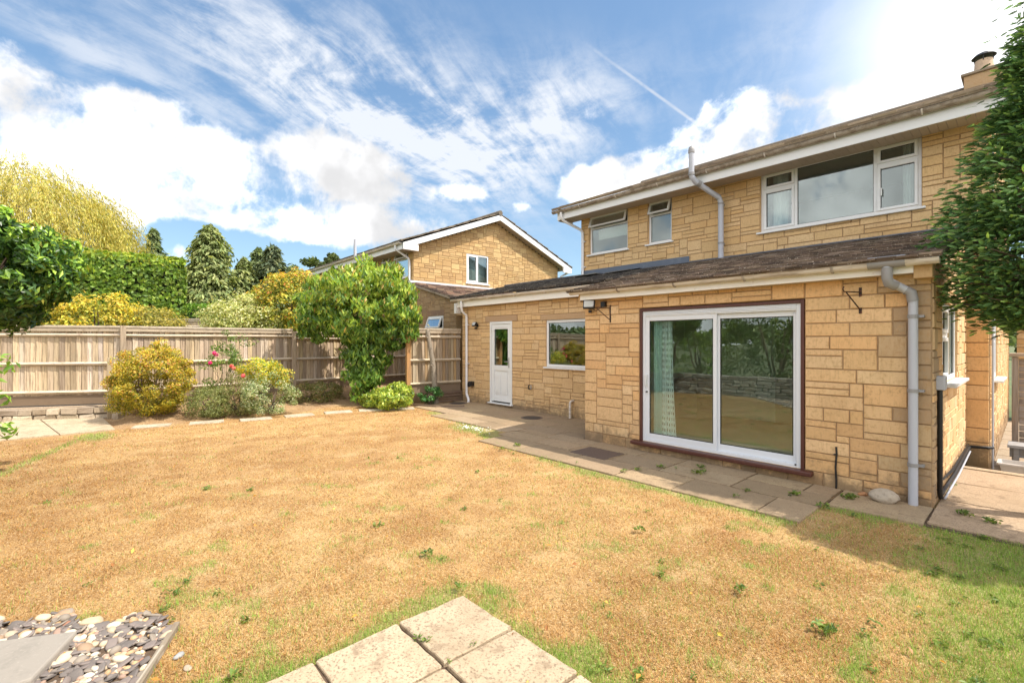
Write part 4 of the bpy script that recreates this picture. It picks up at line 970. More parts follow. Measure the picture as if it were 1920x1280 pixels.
m = MB(); m.tube([(-16.3, 7.93, 3.8), (-16.3, 7.93, 4.30), (-16.4, 7.8, 4.38), (-16.75, 7.40, 4.66), (-16.8, 7.33, 4.78), (-16.8, 7.33, 5.42)], .055, 12); m.build('flue_pipe', M['greypipe'], nb, smooth=True)
# side wing with a lean-to roof falling towards us
XW = -11.2; sx = Vector((-math.cos(RA * 1.1), 0, math.sin(RA * 1.1)))
tiles('lean_to_roof', nb, (-10.98, 7.82, 2.83), (0, 1, 0), 4.0, sx, 2.92, gauge=.27, width=.27, th=.045, tilt=.06, seed=31, pal=[(.30, .19, .14), (.20, .13, .10), (.36, .26, .19), (.13, .09, .075)])
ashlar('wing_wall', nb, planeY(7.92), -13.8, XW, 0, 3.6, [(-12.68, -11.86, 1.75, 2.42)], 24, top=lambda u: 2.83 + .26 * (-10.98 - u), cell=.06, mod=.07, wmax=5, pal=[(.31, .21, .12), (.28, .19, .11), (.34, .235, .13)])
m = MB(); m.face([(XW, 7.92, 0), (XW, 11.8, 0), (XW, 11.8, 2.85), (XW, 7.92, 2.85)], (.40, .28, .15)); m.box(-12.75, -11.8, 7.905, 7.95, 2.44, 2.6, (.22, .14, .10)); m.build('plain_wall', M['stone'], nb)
window(nb, planeY(7.92), -12.68, -11.86, 1.75, 2.42, [(-12.68, -11.86, 1.75, 2.05, 0), (-12.68, -11.86, 2.05, 2.42, 2)], fw=.05, back=.0)
room(nb, -13.6, -11.3, 8.06, 9.5, .2, 2.5, wall=(.2, .2, .2))
m = MB(); m.box(-13.79, -13.70, 7.85, 11.85, 3.58, 3.66); m.build('lead_flashing', mat('pale_flashing', (.55, .56, .60), .6), nb)
m = MB(); m.bar((-13.8, 7.83, 3.555), (-10.98, 7.83, 2.81), .03, .06, (.3, .24, .18)); m.build('verge', M['stone_old'], nb)
half_gutter(nb, (-10.93, 7.8, 2.80), (-10.93, 11.8, 2.80), .05, M['gutter'], boff=20)
floodlight((-13.25, 7.92, 2.36), 'small dark lamp on the shaded wall of the neighbouring house above the fence', .9)

# a further house past the passage, at the right edge
fh = thing('far_house', (3, 19, 0), 'distant stone house with a tiled roof seen past the end of the side passage', 'house')
ashlar('wall', fh, planeY(16.8), -.3, 6.0, -.3, 2.55, [], 41, cell=.06, mod=.07, wmax=5)
tiles('roof', fh, (-.5, 16.4, 2.55), (1, 0, 0), 7.0, sm, 4.0, gauge=.3, width=.3, th=.03, tilt=.03, seed=42, pal=[(.24, .17, .12), (.2, .15, .11)])
m = MB(); m.tube([(.35, 16.7, -.2), (.35, 16.7, 2.45)], .04, 10); m.build('downpipe', M['whitepipe'], fh, smooth=True)

# things in the side passage
def gate():
    t = thing('wooden_gate', (.4, 10.4, -.17), 'grey slatted wooden gate standing across the side passage', 'gate')
    m = MB()
    for i in range(15):
        z = -.08 + i * .098; m.box(-.16, 1.35, 10.38, 10.40, z, z + .09, jit((.34, .28, .24), .12))
    m.build('slat_panel', M['rail'], t, bevel=.003)
    for x in (-.20, .6, 1.35): m = MB(); m.box(x - .035, x + .035, 10.33, 10.38, -.15, 1.42, jit((.30, .25, .21), .05)); m.build('post', M['fence'], t, bevel=.004)
    m = MB(); m.box(-.26, 1.40, 10.30, 10.46, 1.425, 1.475, (.42, .33, .25)); m.build('cap_rail', M['rail'], t, bevel=.004)
gate()
t = thing('garden_bench', (.2, 9.7, -.17), 'low grey wooden bench in front of the slatted gate in the passage', 'bench')
m = MB(); m.box(-.26, .9, 9.55, 9.95, .17, .21, (.30, .30, .31)); m.build('seat', M['rail'], t, bevel=.004)
m = MB(); m.box(-.24, .88, 9.60, 9.62, .04, .166, (.2, .2, .21)); m.build('apron', M['rail'], t)
for x in (-.20, .84): m = MB(); m.box(x, x + .05, 9.58, 9.92, -.16, .169, (.25, .25, .26)); m.build('leg', M['rail'], t)
t = thing('plastic_tub', (-.12, 9.12, -.17), 'pale grey plastic tub on the floor of the side passage', 'tub')
m = MB(); b_, h_ = .14, .24
def ring(s, z): return [(-.12 - .20 * s, 9.12 - .15 * s, z), (-.12 + .20 * s, 9.12 - .15 * s, z), (-.12 + .20 * s, 9.12 + .15 * s, z), (-.12 - .20 * s, 9.12 + .15 * s, z)]
r0, r1, r2, r3 = ring(.78, -.165), ring(1, .05), ring(.93, .05), ring(.72, -.15)
for i in range(4):
    j = (i + 1) % 4; m.face([r0[i], r0[j], r1[j], r1[i]]); m.face([r3[i], r2[i], r2[j], r3[j]]); m.face([r1[i], r1[j], r2[j], r2[i]])
m.face(r0[::-1]); m.face(r3); m.build('body', M['tub'], t)
m = MB(); o_, i_ = ring(1.08, .035), ring(1.0, .035)
for i in range(4): m.bar(Vector(o_[i]).lerp(Vector(i_[i]), .5), Vector(o_[(i + 1) % 4]).lerp(Vector(i_[(i + 1) % 4]), .5), .03, .025)
m.build('rim', M['tub'], t, bevel=.004)

# covers in the paving
m = MB(); m.box(-.31, .31, -.24, .24, .0, .029); o = m.build('inspection_cover', M['cover'], bevel=.003); o.location = (-4.28, 5.52, 0); tag(o, 'brown rectangular inspection cover set in the paving left of the sliding door', 'drain cover')
m = MB(); m.box(-.15, -.11, -.05, .03, .0292, .034); m.box(.11, .15, -.03, .05, .0292, .034); q = m.build('lifting_slot', M['black'], o)
for (px, py, lab) in ((997, 785, 'dark round drain cover in the shaded paving below the kitchen window'), (858.5, 757.5, 'dark drain cover on the paving by the foot of the white downpipe')):
    v = G(px, py); m = MB(); m.tube([(v.x, v.y, .0), (v.x, v.y, .030)], .19, 24); o = m.build('drain_cover', mat('cast_iron', (.05, .042, .038), .7), smooth=True); tag(o, lab, 'drain cover')
    m = MB(); m.tube([(v.x, v.y, .0), (v.x, v.y, .0265)], .235, 24); m.build('cover_frame', M['cover'], o, smooth=True)


def rock(name, c, r, sx=1, sy=1, sz=.6, seed=0, col=(.4, .34, .27), mt='rock', lab=None, cat=None, group=None, parent=None):
    import bmesh
    bm = bmesh.new(); bmesh.ops.create_icosphere(bm, subdivisions=3, radius=r); rd = np.random.default_rng(seed)
    K = rd.normal(size=(9, 3)); K /= np.linalg.norm(K, axis=1)[:, None]; D = .70 + .3 * rd.random(9)
    for v in bm.verts:
        n = np.array(v.co) / r; lim = min([D[i] / max(n @ K[i], 1e-3) for i in range(9) if n @ K[i] > .2] + [1.15])
        s = min(1.0, lim) * (1 + .04 * math.sin(9 * n[0] + seed) * math.cos(7 * n[1]))
        v.co = Vector((n[0] * r * s * sx, n[1] * r * s * sy, n[2] * r * s * sz))
    me = bpy.data.meshes.new(name); bm.to_mesh(me); bm.free()
    a = me.attributes.new('Col', 'FLOAT_COLOR', 'FACE'); arr = np.ones((len(me.polygons), 4), np.float32); arr[:, :3] = col; a.data.foreach_set('color', arr.ravel())
    me.polygons.foreach_set('use_smooth', [True] * len(me.polygons))
    o = link(name, me, None, M[mt]); o.location = c; o.rotation_euler = (0, 0, seed * 1.3)
    if parent is not None: o.parent = parent; o.matrix_parent_inverse = world_inv(parent)
    if lab: tag(o, lab, cat, group)
    return o
rock('rock', (-1.03, 6.02, .07), .115, 1.1, .8, .75, 5, (.42, .35, .27), lab='rounded pale rock at the foot of the grey downpipe', cat='rock')
rock('rock', (-1.22, 6.10, .035), .05, 1.1, .8, .5, 8, (.45, .22, .10), lab='small orange stone chip beside the rounded rock', cat='rock')

# ------------------------------------------------------------------ fences
WOOD = [(0.54, 0.42, 0.28), (0.43, 0.33, 0.23), (0.56, 0.46, 0.35), (0.47, 0.36, 0.24), (0.38, 0.29, 0.21), (0.52, 0.39, 0.26)]


def fence(name, a, b, side, label, zb=.28, rails=(.555, 1.165, 1.79), top=2.0, posts=(0,), seed=1, pal=WOOD, postcol=(.40, .31, .22), board_w=.098, group=None, post_h=None):
    """one bay run from a to b; side = +1/-1 side of the rails"""
    rd = random.Random(seed); a = Vector((*a, 0)); b = Vector((*b, 0)); d = (b - a).normalized(); n = Vector((-d.y, d.x, 0)) * side; L = (b - a).length
    t = thing(name, (a.x, a.y, zb), label, 'fence', group)
    def bx(m, s0, s1, o0, o1, z0, z1, col, sk=0.0):
        p = lambda s, o, z: a + d * s + n * o + Vector((0, 0, z))
        m.hexa([p(s0, o0, z0), p(s1, o0, z0), p(s1, o1, z0), p(s0, o1, z0), p(s0, o0, z1 + sk), p(s1, o0, z1 - sk), p(s1, o1, z1 - sk), p(s0, o1, z1 + sk)], col)
    m = MB(); s = 0.0; k = 0
    while s < L:
        w = board_w * rd.uniform(.94, 1.06); o = -.012 - (.006 if k % 2 else 0); e = min(s + w + .006, L)
        c = jit(rd.choice(pal), .24); p = lambda s, o, z: a + d * s + n * o + Vector((0, 0, z))
        tp = top - .045; z0 = zb + .20 + rd.uniform(-.006, .006); tw = rd.uniform(-.002, .002)
        # feather edged: one edge thick, one thin
        e2 = min(s + w - .004, L); m.hexa([p(s, o - .02, z0), p(e2, o - .02, z0), p(e2, o - .010, z0), p(s, o + .008 + tw, z0), p(s, o - .02, tp), p(e2, o - .02, tp), p(e2, o - .010, tp), p(s, o + .008 + tw, tp)], c)
        s += w; k += 1
    bx(m, 0, L, -.032, -.030, zb + .2, top - .05, (.12, .09, .06)); m.build('boards', M['fence'], t)
    for z in rails:
        m = MB(); z += 0
        q = lambda s, o, zz: a + d * s + n * o + Vector((0, 0, zz + .006 * math.sin(s * 1.3 + z * 9)))
        S = [L * i / 8 for i in range(9)]; c = jit((.52, .43, .32), .08)
        for s0, s1 in zip(S[:-1], S[1:]):
            m.hexa([q(s0, -.01, z - .045), q(s1, -.01, z - .045), q(s1, .018, z - .04), q(s0, .018, z - .04), q(s0, -.01, z + .035), q(s1, -.01, z + .035), q(s1, .05, z - .002), q(s0, .05, z - .002)], c)
        m.build('rail', M['rail'], t)
    m = MB(); bx(m, 0, L, -.04, .045, top - .045, top, jit((.50, .42, .32), .05)); bx(m, 0, L, -.006, .03, top - .13, top - .047, jit((.46, .37, .27), .05)); m.build('cap_rail', M['rail'], t, bevel=.004)
    m = MB(); bx(m, 0, L, -.03, .0, zb - .0, zb + .2, jit((.20, .14, .09), .05)); m.build('gravel_board', M['rail'], t)
    for s in posts:
        m = MB(); ph = post_h or top + .0; bx(m, s - .05, s + .05, -.02, .075, zb - .3, ph, postcol, .004); m.build('post', M['fence'], t, bevel=.006)
    return t


F0, F1, F2, F3 = (-15.5, -3.5), (-13.66, .56), (-13.9, 4.25), (-14.0, 7.85)
FG = 'bays of the weathered boundary fence'
fence('fence', F0, F1, -1, 'weathered featherboard fence bay at the far left above the small stone edging', seed=2, posts=(.05,), group=FG)
fence('fence', F1, F2, -1, 'weathered fence bay behind the golden bush and the pink roses', seed=3, posts=(.02,), group=FG)
fence('fence', F2, F3, -1, 'shaded weathered fence bay behind the leafy tree with the forked trunk', seed=4, posts=(.03,), top=1.93, rails=(.555, 1.165, 1.74), group=FG)
PL2 = [(0.40, 0.33, 0.24), (0.36, 0.28, 0.19), (0.33, 0.26, 0.19), (0.44, 0.35, 0.24), (0.44, 0.30, 0.16)]
fence('fence', (-10.92, 6.15), (-10.70, 7.70), -1, 'sunlit fence panel with an orange end post joining the single-storey wing', seed=5, rails=(.545, 1.16, 1.78), pal=PL2, posts=(.03,), postcol=(.46, .24, .09), board_w=.085)
m = MB(); m.box(-13.27, -13.16, .30, .41, -.1, 1.31, (.40, .31, .20)); tag(m.build('fence_post', M['fence'], bevel=.008), 'short square timber post standing alone left of the golden bush', 'post')
A, B = at(300, 600, 20), at(410, 600, 20)
t = fence('fence', (A.x, A.y), (B.x, B.y), -1, 'distant pale fence seen over the boundary fence below the low clipped hedge', zb=.4, rails=(.9, 1.6, 2.3), top=2.62, seed=6, posts=(.05,))


def stone_wall(name, a, b, h, th, label, courses, seed=1, zb=0.0, col=((.42, .34, .24), (.36, .28, .2), (.48, .4, .29), (.33, .26, .19))):
    rd = random.Random(seed); a = Vector((*a, zb)); b = Vector((*b, zb)); d = (b - a).normalized(); n = Vector((-d.y, d.x, 0)); L = (b - a).length; m = MB(); z = 0
    for c in range(courses):
        ch = h / courses * rd.uniform(.8, 1.2) if c < courses - 1 else h - z
        s = -rd.uniform(0, .2)
        while s < L:
            w = rd.uniform(.14, .42); j = lambda q: rd.uniform(-q, q)
            def p(ss, o, zz): return a + d * (ss + j(.018)) + n * (o + j(.022)) + Vector((0, 0, zz + j(.012)))
            m.hexa([p(s + .006, -th / 2, z), p(s + w - .006, -th / 2, z), p(s + w - .006, th / 2, z), p(s + .006, th / 2, z), p(s + .012, -th / 2 + .012, z + ch - .008), p(s + w - .012, -th / 2 + .012, z + ch - .008), p(s + w - .012, th / 2, z + ch - .008), p(s + .012, th / 2, z + ch - .008)], jit(rd.choice(col), .12)); s += w
        z += ch
    o = m.build(name, M['rock'], bevel=.012); tag(o, label, 'wall'); return o
stone_wall('stone_edging', (-15.25, -3.3), (-13.42, .34), .25, .22, 'low rough stone edging under the fence behind the small paved area', 2, 3)
stone_wall('stone_edging', (-13.22, .42), (-12.95, .48), .16, .12, 'short upright edging stone beside the short timber post', 1, 4)
stone_wall('dry_stone_wall', (-10.3, -1.9), (3.0, -2.3), .62, .3, 'low dry stone garden wall mirrored in the sliding glass door', 6, 5, col=((.34, .31, .26), (.28, .25, .21), (.4, .37, .31), (.24, .21, .18)))
m = MB(); m.bar((-10.9, 6.08, .03), (-9.95, 6.42, .035), .03, .06, (.2, .14, .1)); m.bar((-9.95, 6.42, .035), (-9.55, 7.0, .03), .03, .05, (.2, .14, .1)); tag(m.build('timber_edging', M['rail']), 'thin dark edging strip between the low green plant and the paving', 'edging')
m = MB()
for i in range(4): m.bar((-10.62, 6.7 + i * .03, .06 + .07 * i), (-10.60, 7.68, .06 + .07 * i), .05, .05, jit((.14, .09, .06), .2))
tag(m.build('timber_stack', M['rail']), 'dark old timbers stacked under the fence panel by the wing corner', 'timber')


m = MB(); m.hexa([(-16.6, -3.7, -.05), (-15.4, -3.7, -.05), (-13.62, .42, -.05), (-14.6, .9, -.05), (-16.6, -3.7, .25), (-15.4, -3.6, .25), (-13.60, .42, .25), (-14.6, .9, .25)], (1, 1, 1)); tag(m.build('flower_bed', mat('dusty_soil', (.42, .32, .22), 1, noise=[(20., (.24, .16, .1), .45, .65, .6)], bump=[(30., .6, .02)])), kind='structure')

# ------------------------------------------------------------------ plants
def nrm(a): return a / (np.linalg.norm(a, axis=1)[:, None] + 1e-9)


def leaf_mesh(name, P, N, L, W, C, mt, parent, droop=0.2, seed=0, axis=None, fold=.18):
    C = np.clip(C * 1.45 * np.array([1.06, 1, .95]), 0, .82)
    r = np.random.default_rng(seed); n = len(P); N = nrm(N + r.normal(scale=.45, size=(n, 3)))
    T = r.normal(size=(n, 3)) if axis is None else axis + r.normal(scale=.35, size=(n, 3))
    T = T - N * (T * N).sum(1)[:, None]; T = nrm(T); T[:, 2] -= droop; T = nrm(T); S = nrm(np.cross(T, N)); Nn = nrm(np.cross(S, T))
    L = L * r.uniform(.7, 1.25, n)[:, None] if np.isscalar(L) else L[:, None]; W = W * r.uniform(.75, 1.2, n)[:, None] if np.isscalar(W) else W[:, None]
    a = P - T * L * .5; b = P + T * L * .5 - Nn * L * .12; c = P + S * W * .5 + Nn * W * fold + T * L * .04; d = P - S * W * .5 + Nn * W * fold + T * L * .04
    co = np.stack([a, c, b, d], 1).reshape(-1, 3); F = np.arange(n * 4).reshape(n, 4)
    Ft = np.concatenate([F[:, [0, 1, 2]], F[:, [0, 2, 3]]], 0)
    me = raw_mesh(name, co, Ft, np.concatenate([C, C], 0)); return link(name, me, parent, mt)


def crown_pts(c, rad, ncl, crad, per, seed, shell=.55, zmin=None, inner=.15):
    r = np.random.default_rng(seed); c = np.array(c, float); rad = np.array(rad, float)
    u = nrm(r.normal(size=(ncl, 3))); rr = (shell + (1 - shell) * r.random(ncl) ** .5)[:, None]
    cc = c + u * rad * rr
    if zmin is not None: cc[:, 2] = np.maximum(cc[:, 2], zmin + crad * .4)
    s = r.uniform(.6, 1.3, ncl) * crad
    v = nrm(r.normal(size=(ncl * per, 3))); idx = np.repeat(np.arange(ncl), per)
    P = cc[idx] + v * (s[idx] * r.uniform(.55, 1.05, ncl * per))[:, None] * np.array([1, 1, .8])
    N = nrm(v + u[idx] * .8 + np.array([0, 0, .35]))
    out = ((P - c) / rad); h = np.clip((out[:, 2] + 1) / 2, 0, 1); o = np.linalg.norm(out, axis=1)
    keep = np.ones(len(P), bool) if zmin is None else P[:, 2] > zmin
    return P[keep], N[keep], h[keep], o[keep], idx[keep]


def leaf_cols(pal, idx, n, seed, var=.32, cl=.25):
    r = np.random.default_rng(seed + 99); pal = np.array(pal, float)
    w = pal[:, 3] / pal[:, 3].sum() if pal.shape[1] == 4 else None
    C = pal[r.choice(len(pal), n, p=w), :3]; k = r.uniform(1 - cl, 1 + cl, idx.max() + 1)[idx]
    return np.clip(C * (k * r.uniform(1 - var, 1 + var, n))[:, None], 0, 1)


def stems(parent, base, tips, r0, mt='bark', wig=.05, name='trunk', seed=0):
    rd = random.Random(seed); m = MB(); base = Vector(base)
    for tpt in tips:
        tpt = Vector(tpt); pts = [base.lerp(tpt, i / 7) + Vector((rd.uniform(-wig, wig), rd.uniform(-wig, wig), 0)) * (1 if 0 < i < 7 else 0) for i in range(8)]
        m.tube(pts, [r0 * (1 - .78 * i / 7) for i in range(8)], 8)
    return m.build(name, M[mt], parent, smooth=True)


def bush(name, c, rad, label, pal, cat='shrub', ncl=60, crad=.16, per=120, L=.05, W=.025, seed=1, base=None, zmin=None, mt='leaf', droop=.15, group=None, shell=.6, extra=None, trunkr=.02, tips=5, tippal=None, core=None, sprigs=False):
    base = base or (c[0], c[1], zmin or 0); t = thing(name, base, label, cat, group)
    P, N, h, o, idx = crown_pts(c, rad, ncl, crad, per, seed, shell, zmin)
    if extra:
        for (c2, r2, n2) in extra:
            a = crown_pts(c2, r2, n2, crad, per, seed + 7, shell, zmin); P = np.concatenate([P, a[0]]); N = np.concatenate([N, a[1]]); h = np.concatenate([h, a[2]]); o = np.concatenate([o, a[3]]); idx = np.concatenate([idx, a[4] + idx.max() + 1])
    C = leaf_cols(pal, idx, len(P), seed)
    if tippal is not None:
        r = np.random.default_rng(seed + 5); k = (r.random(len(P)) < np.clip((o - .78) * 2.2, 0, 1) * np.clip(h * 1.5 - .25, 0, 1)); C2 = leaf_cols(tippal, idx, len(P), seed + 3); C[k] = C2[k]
    if sprigs:
        for (px, py, d) in ((4, 668, 4.4), (14, 690, 4.5), (2, 742, 4.2), (8, 808, 4.1), (-10, 700, 4.3), (-12, 760, 4.2), (-20, 800, 4.2), (12, 800, 4.1)):
            v = np.array(at(px, py, d)); q = rng.normal(scale=.035, size=(9, 3)); P = np.concatenate([P, v + q]); N = np.concatenate([N, nrm(q + [0, 0, .03])]); C = np.concatenate([C, leaf_cols([(.2, .34, .05, 1), (.12, .24, .04, 1)], np.zeros(9, int), 9, 4)])
    leaf_mesh('foliage', P, N, L, W, C, M[mt], t, droop, seed)
    rd = random.Random(seed); tp = [(c[0] + rd.uniform(-.6, .6) * rad[0], c[1] + rd.uniform(-.6, .6) * rad[1], c[2] + rd.uniform(0, .6) * rad[2]) for _ in range(tips)]
    stems(t, base, tp, trunkr, name='stems', seed=seed)
    return t


# 1 the large glossy shrub reaching in at the left
c = at(-82, 495, 5.0)
t = bush('evergreen_tree', (c.x, c.y, 2.46), (.98, .98, .70), 'large glossy evergreen with bright green leaf rosettes at the left edge of the photo',
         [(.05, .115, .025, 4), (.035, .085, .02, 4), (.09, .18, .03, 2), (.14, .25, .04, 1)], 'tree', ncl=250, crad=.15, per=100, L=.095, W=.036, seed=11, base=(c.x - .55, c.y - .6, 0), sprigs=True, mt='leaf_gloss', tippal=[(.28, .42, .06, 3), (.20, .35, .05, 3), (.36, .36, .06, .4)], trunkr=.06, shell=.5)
stems(t, (c.x - .55, c.y - .6, .1), [tuple(at(-15, 690, 4.35)), tuple(at(-12, 760, 4.25)), tuple(at(-25, 805, 4.2))], .015, name='low_branches')

# 2 leafy tree with drooping leaves by the fence
t = thing('leafy_tree', (-11.9, 5.35, .1), 'round-headed leafy green tree with drooping leaves in front of the fence', 'tree')
parts = [((-11.95, 5.4, 2.60), (1.35, 1.35, 1.0), 170), ((-11.35, 5.95, 2.15), (.75, .75, .65), 50), ((-12.6, 4.75, 2.35), (.75, .75, .7), 55), ((-11.75, 5.45, 1.25), (.50, .50, .75), 54), ((-11.7, 5.35, .6), (.42, .42, .55), 36), ((-12.3, 5.0, 3.05), (.9, .9, .5), 50), ((-11.5, 5.8, 3.25), (.5, .5, .5), 34), ((-11.1, 6.1, 2.75), (.45, .45, .4), 18), ((-13.0, 4.4, 2.75), (.45, .45, .35), 16), ((-11.9, 5.35, 3.55), (.25, .3, .35), 9), ((-11.6, 6.0, 1.55), (.4, .35, .4), 14)]
PP, NN, II, HH = [], [], [], []
off = 0
for i, (cc, rr, n) in enumerate(parts):
    P, N, h, o, idx = crown_pts(cc, rr, int(n * .8), .21, 52, 40 + i, .62, .12); PP.append(P); NN.append(N); II.append(idx + off); HH.append(np.clip(P[:, 2] / 3.4, 0, 1)); off += n
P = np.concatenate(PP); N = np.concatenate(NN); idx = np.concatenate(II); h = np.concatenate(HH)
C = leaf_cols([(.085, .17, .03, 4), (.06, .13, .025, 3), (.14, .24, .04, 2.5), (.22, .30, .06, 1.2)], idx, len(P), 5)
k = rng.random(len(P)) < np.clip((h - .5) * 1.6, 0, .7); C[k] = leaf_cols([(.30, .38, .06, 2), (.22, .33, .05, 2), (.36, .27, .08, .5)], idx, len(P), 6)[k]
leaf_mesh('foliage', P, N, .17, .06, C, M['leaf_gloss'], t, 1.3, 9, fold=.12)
m = MB()
m.tube([(-11.9, 5.35, .05), (-11.93, 5.33, .6), (-12.0, 5.25, 1.2), (-12.15, 5.05, 1.7), (-12.4, 4.85, 2.3)], [.06, .055, .05, .04, .02], 9); m.tube([(-11.88, 5.38, .05), (-11.8, 5.45, .8), (-11.75, 5.5, 1.5), (-11.7, 5.6, 2.6)], [.06, .05, .04, .02], 9)
m.tube([(-11.95, 5.3, 1.0), (-12.1, 5.1, 1.5), (-12.0, 5.0, 2.2)], [.04, .03, .02], 8); m.build('trunk', mat('red_bark', (.15, .085, .055), .9, bump=[((30, 30, 8), .8, .02)]), t, smooth=True)

# 3 golden bush
bush('golden_bush', (-12.3, 1.0, .86), (.70, .70, .78), 'round golden-yellow bush with orange tips in front of the fence', [(.30, .27, .035, 4), (.20, .22, .03, 3), (.40, .33, .04, 3), (.12, .15, .02, 2)], ncl=190, crad=.13, per=125, L=.042, W=.024, seed=21, base=(-12.3, 1.0, .12), zmin=.12, tippal=[(.44, .26, .06, 2), (.46, .37, .05, 4), (.40, .17, .07, .7)], extra=[((-12.6, .6, .62), (.35, .35, .5), 22)])
# 4 roses, variegated shrubs and herbs
t = bush('rose_bush', (-12.6, 2.35, .95), (.5, .55, .7), 'straggly rose bush with a few pink flowers climbing towards the fence', [(.10, .17, .04, 3), (.16, .22, .05, 2), (.07, .12, .03, 2)], ncl=34, crad=.13, per=40, L=.05, W=.032, seed=22, base=(-12.4, 2.3, .15), zmin=.15, shell=.3, tips=12, trunkr=.012, extra=[((-12.9, 2.55, 1.6), (.25, .45, .3), 12)])
def flower(parent, c, r, col, seed):
    rr = np.random.default_rng(seed); n = 22; v = nrm(rr.normal(size=(n, 3))); leaf_mesh('flower', np.array(c) + v * r * .55, v, r * 1.1, r * .95, np.clip(np.array(col) * rr.uniform(.7, 1.2, (n, 1)), 0, 1), M['petal'], parent, 0, seed)
for i, (px, py, d, col) in enumerate(((402, 662, 10.3, (.62, .06, .22)), (394, 680, 10.3, (.6, .03, .18)), (434, 686, 10.2, (.66, .16, .16)), (438, 690, 10.2, (.62, .2, .16)), (456, 704, 10.0, (.68, .12, .14)), (406, 665, 10.35, (.7, .25, .4)))):
    flower(t, at(px, py, d), .055, col, 60 + i)
bush('variegated_shrub', (-11.4, 3.0, .46), (.55, .6, .48), 'silver-and-green variegated shrub at the lawn edge right of the roses', [(.34, .40, .25, 4), (.16, .24, .10, 3), (.50, .52, .36, 2), (.1, .16, .06, 2)], ncl=80, crad=.12, per=90, L=.036, W=.02, seed=24, zmin=.05)
bush('yellow_leaved_shrub', (-11.75, 2.9, .98), (.42, .45, .26), 'bright yellow-splashed shrub growing above the silver variegated one', [(.55, .42, .03, 3), (.40, .38, .05, 2), (.16, .25, .05, 3), (.36, .42, .2, 1)], ncl=45, crad=.13, per=80, L=.045, W=.028, seed=25, base=(-11.75, 2.9, .1), zmin=.3, extra=[((-11.6, 3.25, .9), (.25, .25, .3), 14)])
bush('low_herb', (-11.85, 1.95, .33), (.42, .45, .34), 'low grey-green herb between the golden bush and the rose', [(.17, .21, .08, 3), (.24, .27, .10, 2), (.12, .15, .05, 2)], ncl=85, crad=.12, per=90, L=.034, W=.016, seed=26, zmin=.05)
bush('low_herb', (-11.75, 2.45, .42), (.42, .42, .5), 'fine-leaved pinkish herb under the pink roses', [(.2, .22, .08, 3), (.26, .2, .12, 1.5), (.13, .16, .05, 3)], ncl=85, crad=.12, per=90, L=.034, W=.015, seed=27, zmin=.05)
# 5 low plants near the path
bush('low_leafy_plant', (-10.55, 5.55, .28), (.62, .5, .30), 'low bright yellow-green leafy plant beside the end of the path', [(.24, .33, .05, 3), (.34, .40, .07, 2), (.12, .20, .04, 2)], 'plant', ncl=70, crad=.12, per=55, L=.085, W=.04, seed=28, zmin=.04, mt='leaf_gloss', extra=[((-10.95, 5.25, .2), (.4, .3, .15), 20), ((-10.75, 5.85, .4), (.25, .25, .22), 14)])
bush('low_leafy_plant', (-10.45, 6.55, .28), (.28, .28, .22), 'small dark green plant at the foot of the bare climber stem', [(.04, .12, .04, 3), (.07, .17, .05, 2)], 'plant', ncl=20, crad=.09, per=60, L=.06, W=.03, seed=29, zmin=.04)
bush('ground_cover', (-12.4, 4.3, .30), (.4, .85, .26), 'dry brownish-green undergrowth at the foot of the shaded fence post', [(.15, .16, .06, 3), (.2, .15, .08, 2), (.08, .12, .03, 2)], 'plant', ncl=90, crad=.12, per=70, L=.045, W=.022, seed=30, zmin=.1)
# 6 bare stem against the sunlit panel
t = thing('climber_stem', (-10.62, 6.72, 0), 'pale knobbly bare trunk leaning against the sunlit fence panel', 'tree trunk')
m = MB(); pp = [(-10.55, 6.80, 0), (-10.56, 6.78, .4), (-10.58, 6.76, .8), (-10.60, 6.72, 1.2), (-10.63, 6.66, 1.6), (-10.66, 6.62, 1.9), (-10.66, 6.61, 1.97)]
m.tube(pp, [.085, .07, .072, .062, .055, .06, .035], 12); m.build('trunk', M['palebark'], t, smooth=True)
m = MB(); m.tube([(-10.60, 6.72, 1.0), (-10.52, 6.64, 1.03)], [.035, .02], 8); m.tube([(-10.64, 6.64, 1.72), (-10.58, 6.50, 1.80)], [.03, .012], 8); m.build('branch_stub', M['palebark'], t, smooth=True)

# plants behind the fence
bush('pale_shrub', (-18.1, 3.95, 2.25), (1.25, 1.25, .95), 'cream-variegated rounded shrub just behind the fence', [(.42, .45, .20, 4), (.30, .34, .12, 3), (.20, .26, .08, 2), (.55, .52, .30, 2)], ncl=170, crad=.26, per=80, L=.10, W=.05, seed=31, base=(-18.1, 3.95, -.3), extra=[((-18.1, 4.0, 1.4), (1.25, 1.3, .9), 60)], trunkr=.06)
bush('orange_tipped_shrub', (-17.9, 5.6, 2.9), (1.55, 1.55, 1.25), 'tall orange and yellow tipped shrub behind the fence left of the leafy tree', [(.36, .33, .05, 3), (.22, .26, .04, 3), (.07, .12, .02, 2)], ncl=190, crad=.27, per=75, L=.12, W=.055, seed=32, base=(-17.9, 5.6, -.3), tippal=[(.58, .34, .06, 3), (.55, .44, .07, 3), (.5, .22, .06, 1)], trunkr=.08, extra=[((-16.9, 5.6, 2.1), (.7, .7, .5), 30), ((-17.9, 6.6, 3.2), (1.0, 1.0, .8), 50)])
bush('golden_shrub', (-18.6, .2, 2.1), (1.1, 1.15, .95), 'bright golden shrub behind the fence beside the big evergreen', [(.42, .36, .05, 3), (.26, .28, .05, 3), (.14, .17, .03, 2)], ncl=120, crad=.26, per=70, L=.10, W=.05, seed=33, base=(-18.6, .2, -.3), tippal=[(.55, .42, .06, 3), (.5, .36, .05, 1)], extra=[((-18.2, -.9, 1.9), (1, 1, .9), 50)], trunkr=.06)
